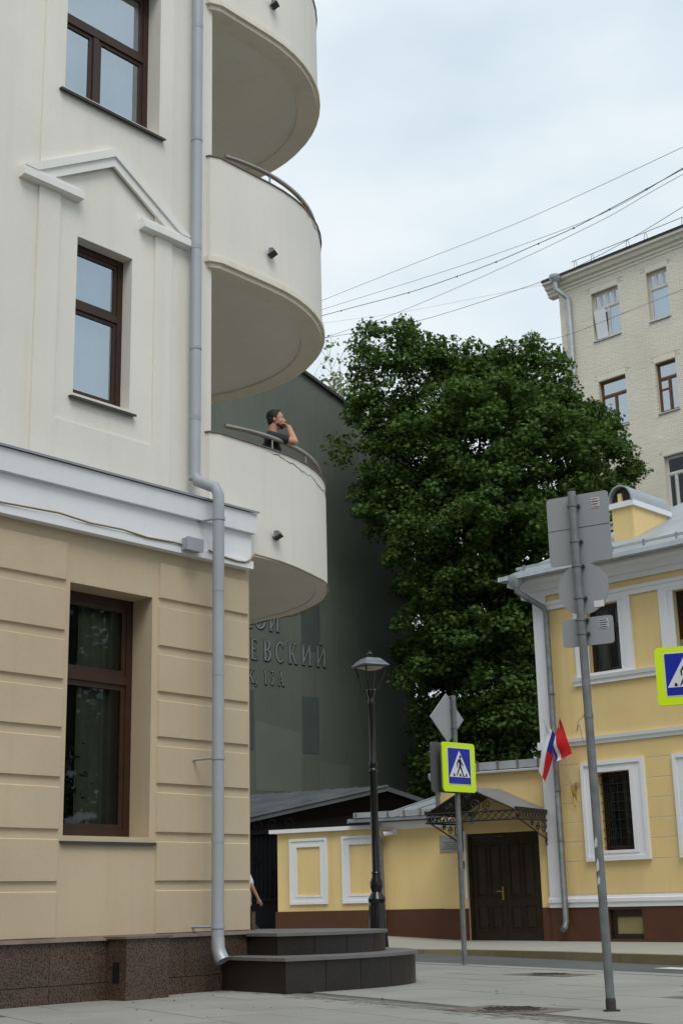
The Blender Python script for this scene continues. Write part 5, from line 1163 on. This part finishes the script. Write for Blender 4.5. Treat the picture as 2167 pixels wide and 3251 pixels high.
# ------------------------------------------------------------------ people
def blob(name, prims, m, parent, vox=.011, it=3):
    """one continuous surface from tapered capsules and ellipsoids, fused by a voxel remesh"""
    mb = MB()
    for q in prims:
        if q[0] == 'c':
            _, a, b, ra, rb = q; a, b = Vector(a), Vector(b); k = 5; pts = []; rs = []
            d = (b - a); L_ = max(d.length, 1e-4); d = d / L_
            for i in range(4): t = i / 4 * pi / 2; pts.append(a - d * ra * cos(t)); rs.append(max(ra * sin(t), .002))
            for i in range(k + 1): pts.append(a.lerp(b, i / k)); rs.append(ra + (rb - ra) * i / k)
            for i in range(3, -1, -1): t = i / 4 * pi / 2; pts.append(b + d * rb * cos(t)); rs.append(max(rb * sin(t), .002))
            mb.tube(pts, rs, 12)
        else:
            _, c, r3, tilt = q; c = Vector(c); rows_ = 9; cols = 14; vs = []; fs = []
            rot = Matrix.Rotation(tilt, 3, 'Y')
            for i in range(rows_ + 1):
                th = pi * i / rows_
                for j in range(cols):
                    ph = 2 * pi * j / cols; p = Vector((r3[0] * sin(th) * cos(ph), r3[1] * sin(th) * sin(ph), r3[2] * cos(th))); vs.append(c + rot @ p)
            for i in range(rows_):
                for j in range(cols): fs.append((i * cols + j, (i + 1) * cols + j, (i + 1) * cols + (j + 1) % cols, i * cols + (j + 1) % cols))
            mb.add(vs, fs)
    o = mb.build(name, m, parent)
    r = o.modifiers.new('r', 'REMESH'); r.mode = 'VOXEL'; r.voxel_size = vox; r.use_smooth_shade = True
    s = o.modifiers.new('s', 'SMOOTH'); s.iterations = it; s.factor = .5
    return o
def head_prims(x, y, z, k=1.0, tilt=0.0):
    """profile head looking along +x, z = chin height; k scale"""
    r = lambda a, b, c: (x + (a * cos(tilt) + c * sin(tilt)) * k, y + b * k, z + (c * cos(tilt) - a * sin(tilt)) * k)
    return [('e', r(0, 0, .145), (.098 * k, .077 * k, .092 * k), tilt), ('e', r(.03, 0, .075), (.068 * k, .058 * k, .082 * k), tilt), ('e', r(.065, 0, .028), (.032 * k, .034 * k, .026 * k), tilt),
            ('c', r(.085, 0, .128), r(.108, 0, .088), .012 * k, .017 * k), ('e', r(.086, 0, .052), (.020 * k, .026 * k, .016 * k), tilt), ('e', r(.080, 0, .140), (.018 * k, .052 * k, .010 * k), tilt),
            ('e', r(.058, .042, .085), (.03 * k, .022 * k, .03 * k), tilt), ('e', r(.058, -.042, .085), (.03 * k, .022 * k, .03 * k), tilt),
            ('e', r(-.012, .078, .098), (.018 * k, .010 * k, .031 * k), tilt), ('e', r(-.012, -.078, .098), (.018 * k, .010 * k, .031 * k), tilt)]
def hand_prims(wr, d, up, side, k=1.0, curl=.6):
    """palm and five bent fingers; d = hand direction, up = back of hand normal, side = towards the thumb"""
    wr, d, up, side = Vector(wr), Vector(d).normalized(), Vector(up).normalized(), Vector(side).normalized()
    P_ = [('c', wr, wr + d * .055 * k, .024 * k, .027 * k), ('c', wr + side * .02 * k, wr + d * .085 * k + side * .026 * k, .018 * k, .014 * k), ('c', wr - side * .014 * k, wr + d * .08 * k - side * .026 * k, .017 * k, .013 * k), ('c', wr + d * .08 * k + side * .02 * k, wr + d * .08 * k - side * .02 * k, .014 * k, .014 * k)]
    for i, ln in enumerate((.072, .080, .074, .058)):
        b = wr + d * .088 * k + side * (.027 - .018 * i) * k; dirs = d
        for j, seg in enumerate((.42, .33, .25)):
            dirs = (dirs - up * curl * (.6 + .5 * j) * .55).normalized(); e = b + dirs * ln * seg * k; P_.append(('c', b, e, (.0095 - .001 * j) * k, (.0088 - .001 * j) * k)); b = e
    b = wr + d * .03 * k + side * .028 * k; m1 = b + (d * .75 + side * .55 - up * .2).normalized() * .042 * k; m2 = m1 + (d * .95 - up * .35).normalized() * .032 * k
    return P_ + [('c', b, m1, .013 * k, .0115 * k), ('c', m1, m2, .0105 * k, .009 * k)]

# man on the lowest balcony, looking right, fist at his mouth (facing direction = local +x)
pm_fr = Fr(-0.83, 16.97, 88)
k = 1.08
man = thing('person', 'bearded man in a charcoal shirt on the lowest balcony, hand at his mouth', 'person', pm_fr, (0, 0, 5.18))
hz = 6.762                       # chin height
ti = R(-6); hs = hz + .03
sk = head_prims(0.02, 0, hz, k, ti) + [('c', (-.035, 0, hs - .10), (-.005, 0, hz + .10), .062, .060), ('c', (-.05, 0, hs - .20), (-.03, 0, hs - .06), .075, .06),
      ('e', (-.05, 0, hs - .38), (.12, .19, .22), 0), ('e', (-.05, 0, hs - .70), (.115, .165, .24), 0), ('e', (-.05, 0, hs - .86), (.12, .17, .12), 0)]
for s in (1, -1):
    sk += [('c', (-.05, s * .09, hs - .90), (-.01, s * .10, hs - 1.28), .085, .058), ('c', (-.01, s * .10, hs - 1.28), (-.06, s * .11, hs - 1.52), .055, .04), ('c', (-.08, s * .11, hs - 1.545), (.12, s * .13, hs - 1.55), .035, .03)]
# near (right) arm: shoulder -> elbow forward -> fist at the mouth ; viewer sees local -y side
sh_, el_, wr_ = (-.05, -.20, hs - .20), (.245, -.19, hs - .27), (.178, -.06, hz + .0)
sk += [('c', (-.05, -.10, hs - .17), sh_, .07, .065), ('c', sh_, el_, .055, .044), ('c', el_, wr_, .052, .036)]
sk += hand_prims(wr_, (-.62, .38, .42), (.7, -.15, .7), (.1, -.92, .25), 1.02, 2.0)
sh2, el2, wr2 = (-.05, .20, hs - .20), (.06, .26, hs - .50), (.20, .14, hs - .62)
sk += [('c', (-.05, .10, hs - .17), sh2, .07, .065), ('c', sh2, el2, .05, .042), ('c', el2, wr2, .042, .03)] + hand_prims(wr2, (.6, -.7, .1), (.2, .2, .9), (.6, .6, 0), 1.0, .7)
blob('body', sk, M['skin'], man, .010, 2)
def hp(a, b, c): return (0.02 + (a * cos(ti) + c * sin(ti)) * k, b * k, hz + (c * cos(ti) - a * sin(ti)) * k)
hr = [('e', hp(-.014, 0, .164), (.095 * k, .083 * k, .085 * k), ti), ('c', hp(.05, .03, .222), hp(.055, -.02, .226), .014 * k, .016 * k), ('e', hp(-.050, 0, .112), (.052 * k, .074 * k, .072 * k), ti), ('c', hp(.048, .035, .214), hp(.048, -.035, .214), .015 * k, .015 * k), ('e', hp(-.005, .073, .14), (.028 * k, .012 * k, .05 * k), ti), ('e', hp(-.005, -.073, .14), (.028 * k, .012 * k, .05 * k), ti)]
blob('hair', hr, M['hair'], man, .009, 2)
bd_ = [('e', hp(.062, 0, .022), (.040 * k, .040 * k, .028 * k), ti), ('c', hp(.02, .050, .045), hp(.066, .026, .018), .020 * k, .016 * k), ('c', hp(.02, -.050, .045), hp(.066, -.026, .018), .020 * k, .016 * k), ('c', hp(.088, .018, .068), hp(.088, -.018, .068), .010 * k, .010 * k)]
blob('beard', bd_, M['stubble'], man, .008, 1)
for s in (1, -1):
    e = hp(.0815, s * .031, .124); MB().lathe([(.0, -.009), (.006, -.006), (.009, 0), (.006, .006), (0, .009)], 8).build('eye', M['black'], man, loc=e)
sh_p = [('c', (-.05, 0, hs - .17), (-.05, 0, hs - .12), .095, .078), ('e', (-.05, 0, hs - .38), (.140, .205, .24), 0), ('e', (-.055, 0, hs - .70), (.135, .185, .26), 0), ('e', (-.05, 0, hs - .88), (.135, .185, .08), 0),
        ('c', (-.05, -.10, hs - .175), sh_, .082, .078), ('c', sh_, (.13, -.20, hs - .24), .074, .066), ('c', (-.05, .10, hs - .175), sh2, .082, .078), ('c', sh2, (.02, .23, hs - .34), .072, .066)]
blob('shirt', sh_p, M['tee_dark'], man, .013, 3)
tr_p = [('e', (-.05, 0, hs - .92), (.135, .185, .13), 0)]
for s in (1, -1): tr_p += [('c', (-.05, s * .09, hs - .94), (-.01, s * .10, hs - 1.28), .10, .075), ('c', (-.01, s * .10, hs - 1.28), (-.05, s * .11, hs - 1.48), .073, .06)]
blob('trousers', tr_p, M['trousers'], man, .015, 3)
for s in (1, -1): blob('shoe', [('c', (-.085, s * .11, hs - 1.545), (.13, s * .13, hs - 1.555), .044, .036)], M['iron'], man, .012, 2)

# passer-by half hidden by the building corner, walking right; arm swings back into view
wk_fr = Fr(-2.04, 27.9, -100)      # faces local +x = to the left of the picture
wk = thing('person', 'passer-by in white short sleeves mostly hidden behind the building corner, bare arm showing', 'person', wk_fr, (0, 0, .15))
z0 = .15; hz2 = z0 + 1.53
sk = head_prims(.03, 0, hz2, 1.0, 0) + [('c', (0, 0, hz2 - .10), (.02, 0, hz2 + .08), .06, .056), ('e', (0, 0, hz2 - .36), (.11, .18, .22), 0), ('e', (0, 0, hz2 - .66), (.11, .16, .22), 0)]
legs = [((0, .09, hz2 - .74), (.16, .09, hz2 - 1.12), (.10, .09, z0 + .08), 1), ((0, -.09, hz2 - .74), (-.10, -.09, hz2 - 1.12), (-.34, -.09, z0 + .14), -1)]
for h_, kn, an, s in legs: sk += [('c', h_, kn, .085, .058), ('c', kn, an, .055, .04), ('c', (an[0] - .03, an[1], an[2] - .045), (an[0] + .14, an[1], an[2] - .05), .034, .028)]
ar = [((0, .215, hz2 - .20), (-.12, .25, hz2 - .47), (-.24, .24, hz2 - .70)), ((0, -.215, hz2 - .20), (.06, -.25, hz2 - .48), (.20, -.22, hz2 - .68))]
for a, b, c in ar:
    sk += [('c', (0, a[1] * .5, hz2 - .17), a, .068, .062), ('c', a, b, .05, .043), ('c', b, c, .042, .028)]
    dv = (Vector(c) - Vector(b)).normalized(); sk += hand_prims(c, dv, (-.3, .9 if a[1] > 0 else -.9, -.2), (.8, 0, -.2), 1.0, .7)
blob('body', sk, M['skin'], wk, .011, 2)
blob('hair', [('e', (.012, 0, hz2 + .166), (.098, .083, .085), 0), ('e', (-.03, 0, hz2 + .11), (.06, .078, .08), 0)], M['hair'], wk, .011, 2)
shp = [('c', (0, 0, hz2 - .16), (0, 0, hz2 - .115), .09, .074), ('e', (0, 0, hz2 - .36), (.13, .20, .24), 0), ('e', (0, 0, hz2 - .66), (.135, .185, .24), 0), ('e', (0, 0, hz2 - .78), (.14, .19, .1), 0)]
for a, b, c in ar: m1 = Vector(a).lerp(Vector(b), .72); shp += [('c', (0, a[1] * .5, hz2 - .17), a, .08, .078), ('c', a, m1, .073, .068)]
blob('shirt', shp, M['tee_white'], wk, .013, 3)
tp = [('e', (0, 0, hz2 - .78), (.13, .18, .11), 0)]
for h_, kn, an, s in legs: tp += [('c', h_, kn, .10, .075), ('c', kn, Vector(kn).lerp(Vector(an), .9), .074, .06)]
blob('trousers', tp, M['trousers'], wk, .014, 3)
for h_, kn, an, s in legs: blob('shoe', [('c', (an[0] - .03, an[1], an[2] - .045), (an[0] + .16, an[1], an[2] - .05), .044, .034)], M['iron'], wk, .012, 2)

for o in list(bpy.data.objects):
    if o.type == 'EMPTY' and not o.children and not o.parent: bpy.data.objects.remove(o)
